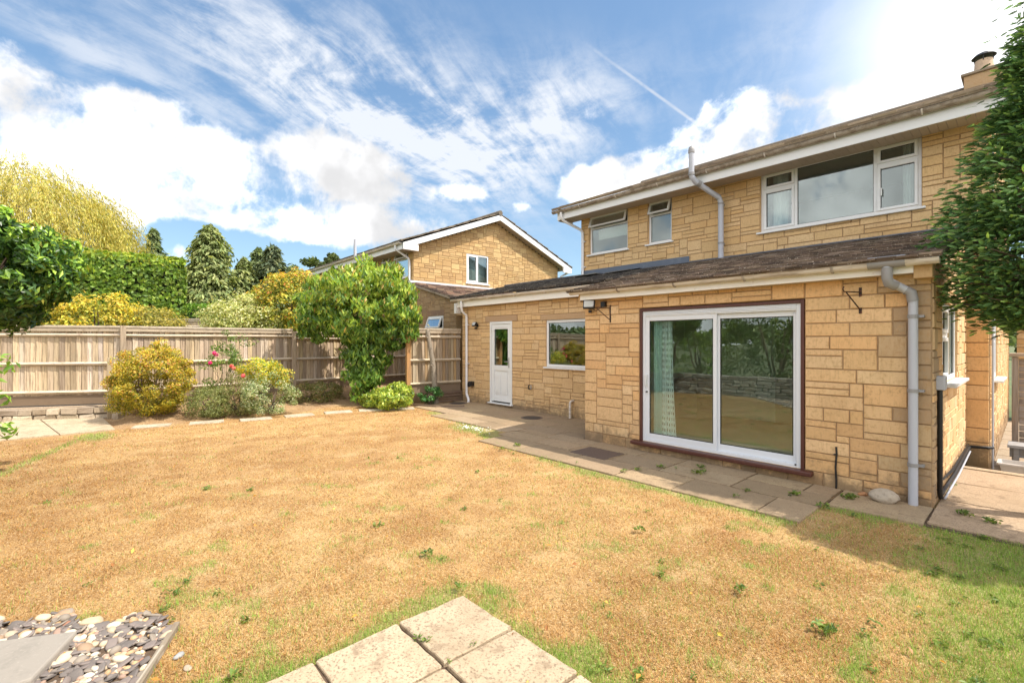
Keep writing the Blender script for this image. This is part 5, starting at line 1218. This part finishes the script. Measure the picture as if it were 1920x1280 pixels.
bush('golden_shrub', (-18.7, 1.45, 1.95), (1.05, .95, .8), 'olive and yellow clipped shrub in front of the tall hedge', [(.26, .24, .05, 3), (.20, .20, .05, 3), (.12, .13, .03, 2)], ncl=120, crad=.24, per=80, L=.08, W=.035, seed=34, base=(-18.7, 1.45, -.3), extra=[((-19.2, 1.0, 1.9), (.8, .8, .85), 40)], tippal=[(.42, .34, .07, 1), (.33, .30, .06, 2)], trunkr=.06)


def hedge(name, a, b, z0, z1a, z1b, th, label, pal, n, L, W, seed, tippal=None, round_=.5):
    a = np.array([*a, 0.]); b = np.array([*b, 0.]); d = b - a; Ln = np.linalg.norm(d); d /= Ln; nn = np.array([-d[1], d[0], 0.]); r = np.random.default_rng(seed)
    t = thing(name, (a[0], a[1], z0), label, 'hedge')
    s = r.random(n) * (Ln + th); face = r.random(n); P = np.zeros((n, 3)); N = np.zeros((n, 3)); H = z1a - z0
    per = 2 * H + th
    u = r.random(n) * per; side = np.where(u < H, -1, np.where(u < 2 * H, 1, 0)); zz = np.where(u < H, z0 + u, np.where(u < 2 * H, z0 + u - H, 0)); o = np.where(side == 0, (u - 2 * H) - th / 2, side * th / 2)
    s = s - th / 2; ends = r.random(n) < .12; se = np.where(r.random(n) < .5, -th * .5, Ln + th * .5)
    s = np.where(ends, se, s); o = np.where(ends, (r.random(n) - .5) * th, o); top = z1a + (z1b - z1a) * np.clip(s / Ln, 0, 1)
    zz = np.where(side == 0, top, z0 + (zz - z0) / H * (top - z0)); zz = np.where(ends, z0 + r.random(n) * (top - z0), zz)
    N = nn * side[:, None] + np.array([0, 0, 1.]) * (side == 0)[:, None]; N = np.where(ends[:, None], d * np.where(se < 0, -1, 1)[:, None], N)
    P = a + d * s[:, None] + nn * o[:, None]; P[:, 2] = zz
    # round the shoulders and dimple
    q = np.clip((zz - (top - round_)) / round_, 0, 1) ** 2 * np.clip((np.abs(o) - (th / 2 - round_)) / round_, 0, 1) ** 2; P[:, 2] -= q * round_ * .35; P -= nn * (np.sign(o) * q * round_ * .3)[:, None]
    dm = (fbm(s * 1.0 + o * .3, zz, 1.3, seed, 3) - .5) * .14; P += N * (dm + r.normal(scale=.03, size=n))[:, None]
    idx = (np.floor(s * 2) * 13 + np.floor(zz * 3)).astype(int); idx -= idx.min(); C = leaf_cols(pal, idx, n, seed)
    if tippal is not None:
        k = r.random(n) < np.clip((zz - top + .5) * 1.2 + np.where(ends, .5, 0), 0, .8); C[k] = leaf_cols(tippal, idx, n, seed + 1)[k]
    leaf_mesh('foliage', P, N, L, W, C, M['leaf'], t, .5, seed)
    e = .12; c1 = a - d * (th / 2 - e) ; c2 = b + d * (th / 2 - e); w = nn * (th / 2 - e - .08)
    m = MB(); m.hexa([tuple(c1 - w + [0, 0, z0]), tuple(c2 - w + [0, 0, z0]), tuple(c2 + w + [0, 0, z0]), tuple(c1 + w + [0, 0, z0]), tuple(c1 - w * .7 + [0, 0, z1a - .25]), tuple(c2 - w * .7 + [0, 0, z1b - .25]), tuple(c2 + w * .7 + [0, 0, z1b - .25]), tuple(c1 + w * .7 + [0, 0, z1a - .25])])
    m.build('dark_core', mat('hedge_inside', (.03, .04, .012), 1), t)  # solid dark core added inside the leaves to block see-through
    return t
hedge('tall_hedge', (-26.3, -7.0), (-26.3, 2.3), -.4, 5.45, 5.35, 1.8, 'tall dark clipped beech hedge towering behind the fence', [(.14, .23, .035, 3), (.08, .15, .02, 3), (.22, .30, .05, 2)], 34000, .19, .13, 41, tippal=[(.32, .34, .05, 1), (.2, .28, .04, 2)], round_=.35)
A, B = at(322, 600, 24), at(425, 600, 24)
hedge('low_hedge', (A.x - .5, A.y), (B.x, B.y), -.4, 3.55, 3.5, 1.4, 'low bright green clipped hedge between the tall hedge and the pale shrub', [(.12, .24, .03, 3), (.07, .16, .02, 3), (.2, .33, .05, 2)], 9000, .14, .08, 42)

# willow
v = at(30, 500, 38)
t = thing('willow_tree', (v.x, v.y, -.4), 'large golden weeping willow rising behind the tall hedge', 'tree')
r = np.random.default_rng(51); n = 2600
cx = np.array([v.x, v.y, 9.0]); u = nrm(r.normal(size=(n, 3))); u[:, 2] = np.abs(u[:, 2]) * 1.0
S = cx + u * np.array([8.2, 8.2, 7.2]) * r.uniform(.72, 1.0, n)[:, None] * (1 + .10 * np.sin(u[:, :1] * 9 + 1) * np.cos(u[:, 1:2] * 8))
k = 32; PP = []; AX = []
out = u.copy(); out[:, 2] = 0; out = nrm(out); ln = r.uniform(1.8, 4.2, n)
for i in range(k):
    f = i / k; PP.append(S + out * (f * 1.1)[..., None] if False else S + out * (1.3 * (1 - (1 - f) ** 2)) * r.uniform(.6, 1.1, n)[:, None] + np.array([0, 0, -1.]) * (ln * f ** 1.5)[:, None] + r.normal(scale=.10, size=(n, 3)) + np.array([0, 0, .5]) * (f * (1 - f))); AX.append(np.tile([0, 0, -1.], (n, 1)) * (.25 + f) + out * (1.1 - f))
P = np.concatenate(PP); AX = np.concatenate(AX); idx = np.tile(np.arange(n), k); N = np.tile(nrm(u + [0, 0, .3]), (k, 1))
leaf_mesh('foliage', P, N, .30, .06, leaf_cols([(.40, .355, .085, 4), (.33, .31, .07, 3), (.46, .41, .13, 2), (.22, .25, .06, 2)], idx, len(P), 3, cl=.3), M['leaf'], t, .5, 51, axis=AX)
stems(t, (v.x, v.y, -.4), [(v.x + a, v.y + b, c) for a, b, c in ((0, 0, 14), (3, 2, 13.5), (-3, 1, 13), (4, 3.5, 11), (2, -3, 12), (-4, -4, 12))], .45, wig=.25)


def conifer(name, base, h, r0, label, pal, nb, seed, L=.5, W=.12, dens=1.0, power=.8, z0=.06, sp=10, droop=.25, group=None, gap=.0):
    r = np.random.default_rng(seed); base = np.array(base, float); t = thing(name, tuple(base), label, 'tree', group)
    z = z0 + (1 - z0) * r.random(nb) ** 1.15; ang = r.random(nb) * 6.2832; ln = r0 * (1 - z) ** power * r.uniform(.5, 1.15, nb) * (1 + .16 * np.sin(ang * 2 + z * 9 + seed) * np.cos(z * 17 + seed)) * (1 + gap * np.sin(z * 40)) + .03 * r0
    PP = []; AX = []; NN = []; II = []; dirs = np.stack([np.cos(ang), np.sin(ang), np.zeros(nb)], 1)
    for i in range(sp):
        f = .25 + .75 * (i + r.random(nb)) / sp
        p = base + dirs * (ln * f)[:, None] + np.array([0, 0, 1.]) * (z * h - droop * ln * f ** 1.6 + .25 * ln * (f > .85) * .3)[:, None]
        lat = np.stack([-dirs[:, 1], dirs[:, 0], np.zeros(nb)], 1); sd = r.normal(size=nb) * (ln * .16 * (1.25 - f)); p = p + lat * sd[:, None] + r.normal(scale=.05 * r0 * .5, size=(nb, 3))
        PP.append(p); AX.append(dirs + lat * np.sign(sd)[:, None] * .6 + [0, 0, -.15]); NN.append(np.tile([0, 0, 1.], (nb, 1)) + dirs * .6); II.append(np.arange(nb))
    P = np.concatenate(PP); idx = np.concatenate(II); C = leaf_cols(pal, idx, len(P), seed, cl=.3)
    leaf_mesh('foliage', P, np.concatenate(NN), L, W, C, M['needle'], t, .2, seed, axis=np.concatenate(AX))
    m = MB(); b = Vector(base); m.tube([b, b + Vector((0, 0, h * .5)), b + Vector((0, 0, h * .98))], [r0 * .09, r0 * .05, .03], 8)
    for i in range(0, nb, max(1, nb // 60)):
        q = Vector(base + [0, 0, z[i] * h]); m.tube([q, q + Vector(dirs[i]) * ln[i] * .8 + Vector((0, 0, -droop * ln[i] * .6))], [.05, .015], 5)
    m.build('trunk', M['bark'], t, smooth=True); return t
DG = [(.14, .19, .09, 3), (.10, .145, .075, 3), (.20, .25, .12, 2)]  # distant greens, lightened with a bluish haze put into the colour
OG = [(.20, .24, .10, 3), (.15, .20, .08, 3), (.27, .30, .13, 2), (.10, .14, .06, 1.5)]
def con_at(px, ytop, wpx, d, **k):
    v = at(px, 640, d); h = CAM_H + (640 - ytop) / FPX * d + .4; return conifer(k.pop('name'), (v.x, v.y, -.4), h, wpx / FPX * d / 2, **k)
con_at(394, 427, 140, 45, name='cypress_tree', label='broad olive-green conifer standing alone against the sky, tallest behind the low hedge', pal=OG, nb=1700, seed=61, L=.6, W=.2, power=.5, sp=13, droop=.05)
con_at(288, 432, 105, 52, name='spruce_tree', label='dark pointed spruce showing above the right end of the tall hedge', pal=DG, nb=700, seed=62, L=.9, W=.22, power=.75, gap=.25, sp=11, droop=.15)
con_at(235, 470, 80, 50, name='spruce_tree', label='dark conifer mostly hidden between the willow and the pointed spruce', pal=DG, nb=500, seed=63, L=.9, W=.25, power=.7, sp=10)
con_at(512, 462, 125, 48, name='larch_tree', label='open-branched blue-green conifer right of the broad olive conifer', pal=[(.10, .13, .075, 3), (.07, .10, .06, 3), (.15, .17, .09, 1)], nb=760, seed=64, L=.7, W=.2, power=.55, sp=10, gap=.3)
con_at(484, 468, 120, 50, name='larch_tree', label='thin pointed conifer with sky showing through, middle of the loose group', pal=DG, nb=620, seed=65, L=.7, W=.2, power=.65, sp=10, gap=.3)
con_at(458, 486, 110, 47, name='larch_tree', label='lower loose conifer touching the right side of the broad olive one', pal=OG, nb=700, seed=66, L=.7, W=.2, power=.6, sp=10, gap=.2)
con_at(548, 500, 130, 52, name='larch_tree', label='low dark conifer behind the orange-tipped shrub', pal=DG, nb=420, seed=67, L=.8, W=.22, power=.5, sp=9)
for (px, yt, w, d, lab, s) in ((590, 488, 70, 55, 'dark tree top just left of the neighbouring roof', 68), (622, 478, 26, 60, 'small tree tip showing above the neighbouring gutter', 69)):
    v = at(px, 640, d); hh = (640 - yt) / FPX * d + CAM_H; rr = w / FPX * d / 2
    bush('distant_tree', (v.x, v.y, hh - rr * 1.3), (rr, rr, rr * 1.4), lab, [(.06, .09, .03, 2), (.10, .13, .04, 1)], 'tree', ncl=60, crad=rr * .3, per=60, L=.5, W=.25, seed=s, base=(v.x, v.y, -.4), trunkr=.3)
# green belt beyond, low on the horizon
r = np.random.default_rng(71); P = []; 
for i in range(150):
    a = R(-60 + i * 1.6 + 90); dd = r.uniform(75, 110); rr = r.uniform(3, 6)
    if i > 92: dd *= 1.4
    c_ = np.array([-math.sin(YAW + R(-60 + i * 1.4)) * dd, math.cos(YAW + R(-60 + i * 1.4)) * dd, r.uniform(0, 2.5)]); u = nrm(r.normal(size=(260, 3))); u[:, 2] = np.abs(u[:, 2]); P.append(c_ + u * rr * r.uniform(.75, 1.05, (260, 1)))
P = np.concatenate(P); C = leaf_cols(DG, np.repeat(np.arange(150), 260), len(P), 72); o = leaf_mesh('distant_woodland', P, nrm(r.normal(size=P.shape) + [0, 0, 1]), 1.5, 1.0, C, M['needle'], None, .2, 73); tag(o, 'band of distant trees low behind the gardens', 'woodland', kind='stuff')

# garden behind the viewer, mirrored in the glass
for i, (x, y, z, rx, h_, pal, lab) in enumerate((
        (-10.3, -3.1, 1.1, 1.2, 1.2, [(.10, .17, .035, 1), (.06, .12, .02, 1)], 'large green shrub behind the dry stone wall, reflected in the left glass panel'),
        (-8.0, -3.7, 1.6, 1.5, 1.7, [(.17, .25, .045, 1), (.09, .16, .03, 1)], 'bright green bush behind the dry stone wall, next along from the first'),
        (-5.6, -4.0, 2.0, 1.5, 2.1, [(.04, .09, .02, 1), (.06, .12, .025, 1)], 'dark glossy tree behind the dry stone wall, reflected in the right glass panel'),
        (-3.2, -3.6, 1.2, 1.1, 1.3, [(.14, .18, .05, 1), (.09, .12, .03, 1)], 'small olive shrub behind the dry stone wall'),
        (-1.0, -4.3, 2.1, 1.7, 2.3, [(.26, .27, .06, 1), (.15, .18, .04, 1)], 'yellow-green feathery tree behind the dry stone wall, rightmost but one in its row'),
        (1.8, -4.3, 1.6, 1.5, 1.8, [(.10, .16, .03, 1), (.06, .11, .02, 1)], 'green shrub at the end of the dry stone wall'))):
    bush('garden_shrub', (x, y, z), (rx, rx * .8, h_), lab, pal, ncl=90, crad=.3, per=60, L=.11, W=.055, seed=80 + i, base=(x, y, 0), trunkr=.05)

# ------------------------------------------------------------------ the near cypress at the right edge
t = thing('cypress_tree', (.12, 6.62, 0), 'dense green cypress with feathery sprays overhanging the corner of the house at the right', 'tree')
r = np.random.default_rng(91)
HR = np.array([1.78, 2.05, 2.5, 2.9, 3.3, 3.7, 4.1, 4.5, 4.8, 5.05]); RRr = np.array([.45, .78, .90, .84, .66, .46, .32, .24, .16, .03])
K = 7; tt = np.linspace(.06, 1, K)
tpl = []
for i, f in enumerate(tt):          # feather template: x along, y across
    for s in (-1, 1):
        l = .42 * (1 - f * .6) * (.55 + .45 * math.sin(f * 3.1)); a = R(36)
        p0 = np.array([f, 0, 0]); p1 = np.array([f + l * math.cos(a), s * l * math.sin(a), -.04 * f]); w = .06
        tpl.append([p0 + [0, -w * s, 0], (p0 + p1) / 2 + [w * .8, -w * s, .02], p1, (p0 + p1) / 2 + [-w, w * s, .01]])
tpl = np.array(tpl)                  # (44,4,3)
nb = 520; ctr = np.array([.12, 6.62])
z = r.uniform(1.80, 5.0, nb * 3); rr = np.interp(z, HR, RRr); keep = r.random(len(z)) < (rr / 1.05 + .12); z = z[keep][:nb]; rr = rr[keep][:nb]; nb = len(z)
ang = r.random(nb) * 6.2832; wob = 1 + .20 * np.sin(ang * 3 + z * 2.1) * np.cos(z * 5 + ang); rr = rr * wob * r.uniform(.80, 1.06, nb) * np.where(r.random(nb) < .08, 1.16, 1)
sprP = []; sprX = []; sprN = []; sprS = []; sprI = []
for i in range(nb):
    di = np.array([math.cos(ang[i]), math.sin(ang[i]), 0]); lt = np.array([-di[1], di[0], 0]); n_ = 62
    for j in range(n_):
        f = .30 + .72 * (j + r.random()) / n_; sd = r.normal() * .15 * (1.1 - f * .5)
        p = np.array([ctr[0], ctr[1], z[i]]) + di * rr[i] * f + lt * sd + np.array([0, 0, -.22 * f * rr[i] + .25 * rr[i] * f * f + r.normal() * .06]); x = di * 1.0 + lt * (sd * 3.0 + r.normal() * .3) + np.array([0, 0, r.uniform(-.35, .55)])
        sprP.append(p); sprX.append(x); sprN.append(np.array([0, 0, 1.]) * .6 + di * .7 + r.normal(size=3) * .7); sprS.append(r.uniform(.038, .078)); sprI.append(i)
sprP = np.array(sprP); X = nrm(np.array(sprX)); N = np.array(sprN); N = nrm(N - X * (N * X).sum(1)[:, None]); Y = np.cross(N, X); S = np.array(sprS)[:, None]; I = np.array(sprI)
co = (sprP[:, None, None, :] + (tpl[None, :, :, 0:1] * X[:, None, None, :] + tpl[None, :, :, 1:2] * Y[:, None, None, :] + (tpl[None, :, :, 2:3] - .22 * tpl[None, :, :, 0:1] ** 2) * N[:, None, None, :]) * S[:, None, None, :]).reshape(-1, 3)
F = np.arange(len(co)).reshape(-1, 4)
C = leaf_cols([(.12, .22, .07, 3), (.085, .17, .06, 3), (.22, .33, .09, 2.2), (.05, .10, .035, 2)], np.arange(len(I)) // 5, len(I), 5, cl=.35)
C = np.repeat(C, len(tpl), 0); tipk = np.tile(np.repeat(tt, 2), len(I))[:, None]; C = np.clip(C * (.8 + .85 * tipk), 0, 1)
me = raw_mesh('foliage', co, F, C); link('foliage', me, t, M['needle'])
m = MB(); m.tube([(.12, 6.62, -.05), (.13, 6.63, 1.5), (.12, 6.62, 3.6), (.12, 6.62, 4.95)], [.10, .085, .05, .012], 12)
for i in range(0, nb, 3):
    di = Vector((math.cos(ang[i]), math.sin(ang[i]), 0)); q = Vector((.12, 6.62, z[i])); m.tube([q, q + di * rr[i] * .45 + Vector((0, 0, -.06 * rr[i])), q + di * rr[i] * .9], [.018, .012, .004], 5)
m.build('trunk', M['bark'], t, smooth=True)
bush('laurel_bush', (1.05, 6.05, 2.6), (.75, .6, 1.3), 'tall laurel bush beside the side path just past the cypress', [(.08, .15, .03, 3), (.12, .2, .04, 2)], ncl=190, crad=.22, per=75, L=.10, W=.06, seed=96, base=(1.05, 6.05, 0), trunkr=.04, shell=.3)
bush('border_plant', (.42, 5.15, .12), (.32, .3, .22), 'small dark-leaved plant at the right edge beside the side path', [(.08, .14, .04, 3), (.14, .20, .05, 2), (.16, .07, .05, 1)], 'plant', ncl=24, crad=.09, per=40, L=.05, W=.026, seed=95, zmin=.0)

# ------------------------------------------------------------------ gravel corner
TA, TB = G(332, 1176), G(262, 1290)
tdir = (TB - TA).normalized(); tn = Vector((tdir.y, -tdir.x, 0))
if tn.dot(Vector((-1, 0, 0))) < 0: tn = -tn
m = MB(); m.bar(TA + Vector((0, 0, .015)), TA + tdir * 1.0 + Vector((0, 0, .02)), .03, .045, (.27, .22, .16)); m.bar(TA + tdir * .25 - tn * .012 + Vector((0, 0, .03)), TA + tdir * .8 + tn * .008 + Vector((0, 0, .034)), .012, .05, (.38, .33, .26))
tag(m.build('timber_edging', M['rail'], bevel=.006), 'split weathered timber board edging the pebbles at the lower left', 'edging')
GL = [G(-60, 1168), G(60, 1160), G(200, 1158), G(332, 1170)]
def in_gravel(x, y):
    x = np.asarray(x, float); y = np.asarray(y, float)
    a = (x - TA.x) * tn.x + (y - TA.y) * tn.y
    w = GL[3] - GL[0]; w.normalize(); nn_ = (y - GL[0].y) * w.x - (x - GL[0].x) * w.y      # >0 above the line (towards the lawn)
    return (a > .02) & (nn_ < .03 + .05 * np.sin((x + y) * 9)) & (x > -7) & (y > -2.5)
m = MB(); W0 = GL[0] - (GL[3] - GL[0]) * 1.6
m.face([(TB + tdir * 1.5).xy.to_3d() + Vector((0, 0, .006)), TA.xy.to_3d() + Vector((0, 0, .006)), W0.xy.to_3d() + Vector((0, 0, .006)), Vector((W0.x + .6, W0.y - 2.4, .006))]); tag(m.build('gravel_bed', M['soil']), kind='structure')
import bmesh
bm = bmesh.new(); bmesh.ops.create_icosphere(bm, subdivisions=2, radius=1); iv = np.array([v.co[:] for v in bm.verts]); ifc = np.array([[v.index for v in f.verts] for f in bm.faces]); bm.free()
r = np.random.default_rng(111); n = 34000; x = r.uniform(-6.0, -2.4, n); y = r.uniform(-2.0, .7, n); k = in_gravel(x, y); x = x[k]; y = y[k]
dist = (-math.sin(YAW) * x + math.cos(YAW) * y); k = (dist > 1.2) & (dist < 4.5); x = x[k][:6500]; y = y[k][:6500]; n = len(x)
PC = np.array([(.55, .43, .29), (.46, .30, .16), (.60, .52, .40), (.36, .24, .15), (.20, .16, .14), (.155, .13, .115), (.40, .26, .19), (.32, .15, .09), (.28, .23, .18)])
ptype = r.random(n) < .60; sz = np.where(ptype, r.uniform(.008, .020, n) * (1 + .7 * (r.random(n) < .14)), r.uniform(.014, .034, n)); sc = np.stack([sz * r.uniform(1, 1.5, n), sz * r.uniform(.7, 1.0, n), np.where(ptype, sz * r.uniform(.5, .8, n), .0045 + r.random(n) * .003)], 1)
def rotm(az, tx, ty):
    ca, sa = np.cos(az), np.sin(az); z0 = np.zeros_like(az); o1 = np.ones_like(az)
    Rz = np.stack([np.stack([ca, -sa, z0], 1), np.stack([sa, ca, z0], 1), np.stack([z0, z0, o1], 1)], 1)
    cx, sx_ = np.cos(tx), np.sin(tx); Rx = np.stack([np.stack([o1, z0, z0], 1), np.stack([z0, cx, -sx_], 1), np.stack([z0, sx_, cx], 1)], 1)
    cy, sy = np.cos(ty), np.sin(ty); Ry = np.stack([np.stack([cy, z0, sy], 1), np.stack([z0, o1, z0], 1), np.stack([-sy, z0, cy], 1)], 1)
    return Rz @ Rx @ Ry
RM_ = rotm(r.random(n) * 6.28, r.normal(scale=.28, size=n), r.normal(scale=.28, size=n)); shp = iv[None] * (1 + .13 * np.sin(iv[None] * 3.1 + r.random((n, 1, 3)) * 6)); 
ang_ = np.where(ptype[:, None, None], shp, np.sign(iv[None]) * np.abs(shp) ** .55)
V = np.einsum('nij,nkj->nki', RM_, ang_ * sc[:, None, :]) + np.stack([x, y, np.where(ptype, sz * .45, .012) + r.uniform(-.004, .010, n)], 1)[:, None, :]
F = (ifc[None] + (np.arange(n) * len(iv))[:, None, None]).reshape(-1, 3); ci = np.where(ptype, r.choice([0, 1, 2, 3, 6, 7, 8], n, p=[.25, .2, .25, .1, .1, .03, .07]), r.choice([4, 5, 8], n, p=[.4, .45, .15])); C = np.repeat(np.clip(PC[ci] * r.uniform(.8, 1.15, (n, 1)), 0, 1), len(ifc), 0)
o = link('gravel', raw_mesh('gravel', V.reshape(-1, 3), F, C, True), None, M['pebble']); tag(o, 'mixed cream pebbles and purple slate chips in the lower left corner', 'gravel', kind='stuff')
q = [G(-140, 1236), G(146, 1199), G(60, 1292), G(-160, 1370)]
m = MB(); m.hexa([Vector((v.x, v.y, -.01)) for v in (q[3], q[2], q[1], q[0])] + [Vector((v.x, v.y, .055)) for v in (q[3], q[2], q[1], q[0])], (.37, .335, .29)); tag(m.build('flat_slab', mat('smooth_slab', (.29, .255, .215), .85, noise=[(9.0, (.20, .18, .15), .45, .7, .6), (60., (.36, .32, .27), .55, .7, .5)], bump=[(90., .3, .004)]), bevel=.012), 'smooth grey flat slab resting on the pebbles at the lower left', 'slab')
for i, (px, py, rr, c_) in enumerate(((172, 1172, .045, (.50, .38, .25)), (222, 1240, .03, (.55, .42, .28)), (20, 1196, .035, (.45, .34, .24)), (335, 1232, .022, (.30, .30, .29)), (352, 1255, .02, (.40, .32, .23)))):
    v = G(px, py); rock('pebble', (v.x, v.y, rr * .45), rr, 1.3, .9, .65, 30 + i, c_, 'pebble', ['large tan pebble at the top of the pebble bed, against the lawn', 'rounded tan pebble in the middle of the pebble bed', 'brown pebble above the flat grey slab', 'grey pebble on the lawn just outside the timber edging', 'small tan pebble lying in the grass below the timber edging'][i], 'pebble', 'larger pebbles')

# ------------------------------------------------------------------ grass
def blades(n, dmin, dmax, seed, hscale=1.0):
    r = np.random.default_rng(seed); d = np.exp(r.uniform(math.log(dmin), math.log(dmax), n)); c = r.uniform(-1.35, 1.30, n)
    x = FW.x * d + RT.x * d * c; y = FW.y * d + RT.y * d * c
    ok = (y < path_edge(x) + .02 * np.sin(x * 20)) & ~(in_slabs(x + .03 * np.sin(y * 31) - .015, y) & in_slabs(x, y + .035 * np.sin(x * 27 + 1) + .0) & (r.random(n) < .985)) & ~((x > -2.38) & (y < 1.72)) & ~in_gravel(x, y) & (x > -13.2) & (x < 3.2) & (y > -2) & ~((x < -10.9) & (y < .25 + (x + 11.5) * .1) & (y < .4) & (x < -11.3)) & (y < 6.3)
    g = greenness(x, y); bed = sstep(-x + (fbm(x, y, 2.5, 77) - .5) * .8, 11.1, 11.9); bare = fbm(x, y, 3.3, 61, 4)
    ok &= (r.random(n) > bed * .93) & (r.random(n) < .45 + .55 * sstep(bare, .36, .5) + g)
    x, y, d, g = x[ok], y[ok], d[ok], g[ok]; n = len(x); isg = r.random(n) < g * 1.1 + .02 + .12 * sstep(x, -6.5, -2) * sstep(fbm(x, y, 7, 141, 3), .52, .66)
    h = np.where(isg, r.uniform(.018, .045, n), r.uniform(.006, .024, n)) * hscale; az = r.random(n) * 6.2832; ln = np.where(isg, r.uniform(.005, .03, n), r.uniform(.012, .045, n)); w = .0014 * np.maximum(1, d / 3.0) * r.uniform(.8, 1.5, n)
    b = np.stack([x, y, ground_z(x, y) - .003], 1); dr = np.stack([np.cos(az), np.sin(az), 0 * az], 1); sd = np.stack([-dr[:, 1], dr[:, 0], 0 * az], 1)
    tip = b + dr * ln[:, None]; tip[:, 2] += h; co = np.stack([b - sd * w[:, None], b + sd * w[:, None], tip], 1).reshape(-1, 3)
    dry = np.array([(.57, .365, .14), (.42, .235, .075), (.72, .50, .25), (.18, .09, .03), (.50, .275, .085)])[r.integers(0, 5, n)]; gr = np.array([(.24, .38, .06), (.18, .30, .05), (.32, .45, .09), (.38, .42, .12)])[r.integers(0, 4, n)]
    tn_ = np.clip(.62 * sstep(fbm(x, y, 3.4, 31, 6), .34, .66) + .5 * sstep(fbm(x, y, .8, 131, 4), .42, .6), 0, 1.15)[:, None]; tone = (1.06 - .22 * tn_) * (1 - tn_ * np.array([0., .08, .18]))
    C = np.where(isg[:, None], gr, dry * tone) * r.uniform(.8, 1.15, (n, 1)); return co, C
co, C = blades(560000, 1.75, 13.5, 121)
o = link('grass', raw_mesh('grass', co, np.arange(len(co)).reshape(-1, 3), np.clip(C, 0, 1)), None, M['blade']); tag(o, 'sun-scorched straw-coloured lawn grass with green patches', 'grass', kind='stuff')

# weeds: rosettes in the lawn and in the paving joints
r = np.random.default_rng(131); P = []; N = []; L_ = []
def rosette(x, y, z, s, k):
    a = r.random(k) * 6.283; rad = s * r.uniform(.15, 1, k); P.append(np.stack([x + rad * np.cos(a), y + rad * np.sin(a), z + .006 + r.random(k) * .02 * (1 + s * 8)], 1)); N.append(np.stack([-.4 * np.cos(a), -.4 * np.sin(a), 1 + 0 * a], 1)); L_.append(np.full(k, min(s * .75, .05)))
c = 0
while c < 115:
    d = math.exp(r.uniform(math.log(1.9), math.log(9))); cc = r.uniform(-1.0, 1.25); x = FW.x * d + RT.x * d * cc; y = FW.y * d + RT.y * d * cc
    if y > path_edge(x) - .03 or in_slabs(x, y) or in_gravel(x, y) or x < -11: continue
    if r.random() < .05 + greenness(np.array([x]), np.array([y]))[0] * .9: rosette(x, y, 0, r.uniform(.02, .055), int(r.integers(8, 18))); c += 1
for (px, py, s, k) in ((1082, 872, .03, 10), (1240, 880, .06, 22), (1310, 890, .09, 40), (1315, 880, .06, 25), (1195, 885, .05, 20), (1268, 882, .03, 10), (1170, 888, .05, 18), (1490, 932, .07, 26), (1380, 935, .04, 14), (1590, 938, .07, 34), (1600, 935, .05, 25), (1545, 955, .06, 20), (1770, 925, .05, 22), (1400, 925, .05, 16), (800, 1214, .035, 14), (785, 1208, .03, 12), (843, 1252, .02, 8), (862, 1110, .045, 16), (888, 1222, .022, 8), (970, 838, .06, 26), (940, 845, .05, 20), (1788, 915, .04, 15), (1810, 970, .07, 30), (1860, 985, .06, 30), (1545, 1190, .06, 30), (1390, 1115, .05, 24), (800, 1045, .05, 26), (1200, 1000, .05, 22)):
    v = G(px, py); rosette(v.x, v.y, .025, s, k)
P = np.concatenate(P); N = np.concatenate(N); L_ = np.concatenate(L_)
o = leaf_mesh('weeds', P, N, L_, L_ * .45, leaf_cols([(.13, .21, .05, 3), (.18, .26, .05, 3), (.09, .15, .04, 2)], np.zeros(len(P), int), len(P), 9), M['leaf'], None, -.2, 9); tag(o, 'small green weeds in the lawn and the paving joints', 'weeds', kind='stuff')
v = []
for _ in range(150):
    a = r.normal(size=2); v.append((-7.0 + a[0] * .28, 5.33 + a[1] * .09, .045))
P = np.array(v); o = leaf_mesh('daisies', P, np.tile([0, 0, 1.], (len(P), 1)), .028, .026, np.tile([.8, .8, .78], (len(P), 1)), M['petal'], None, 0, 3); tag(o, 'patch of tiny white flowers on the green tuft beside the path', 'flowers', kind='stuff')
n = 90; d = np.exp(r.uniform(math.log(2.2), math.log(9), n)); cc = r.uniform(-1, 1.0, n); P = np.stack([FW.x * d + RT.x * d * cc, FW.y * d + RT.y * d * cc, np.full(n, .03)], 1); P = P[(P[:, 1] < 4.6) & (P[:, 0] > -10)]
o = leaf_mesh('fallen_leaves', P, np.tile([0, 0, 1.], (len(P), 1)), .035, .022, leaf_cols([(.45, .22, .05, 2), (.55, .40, .08, 1), (.22, .11, .05, 2)], np.zeros(len(P), int), len(P), 7), M['leaf'], None, 0, 5); tag(o, 'scattered dry fallen leaves on the lawn', 'leaves', kind='stuff')
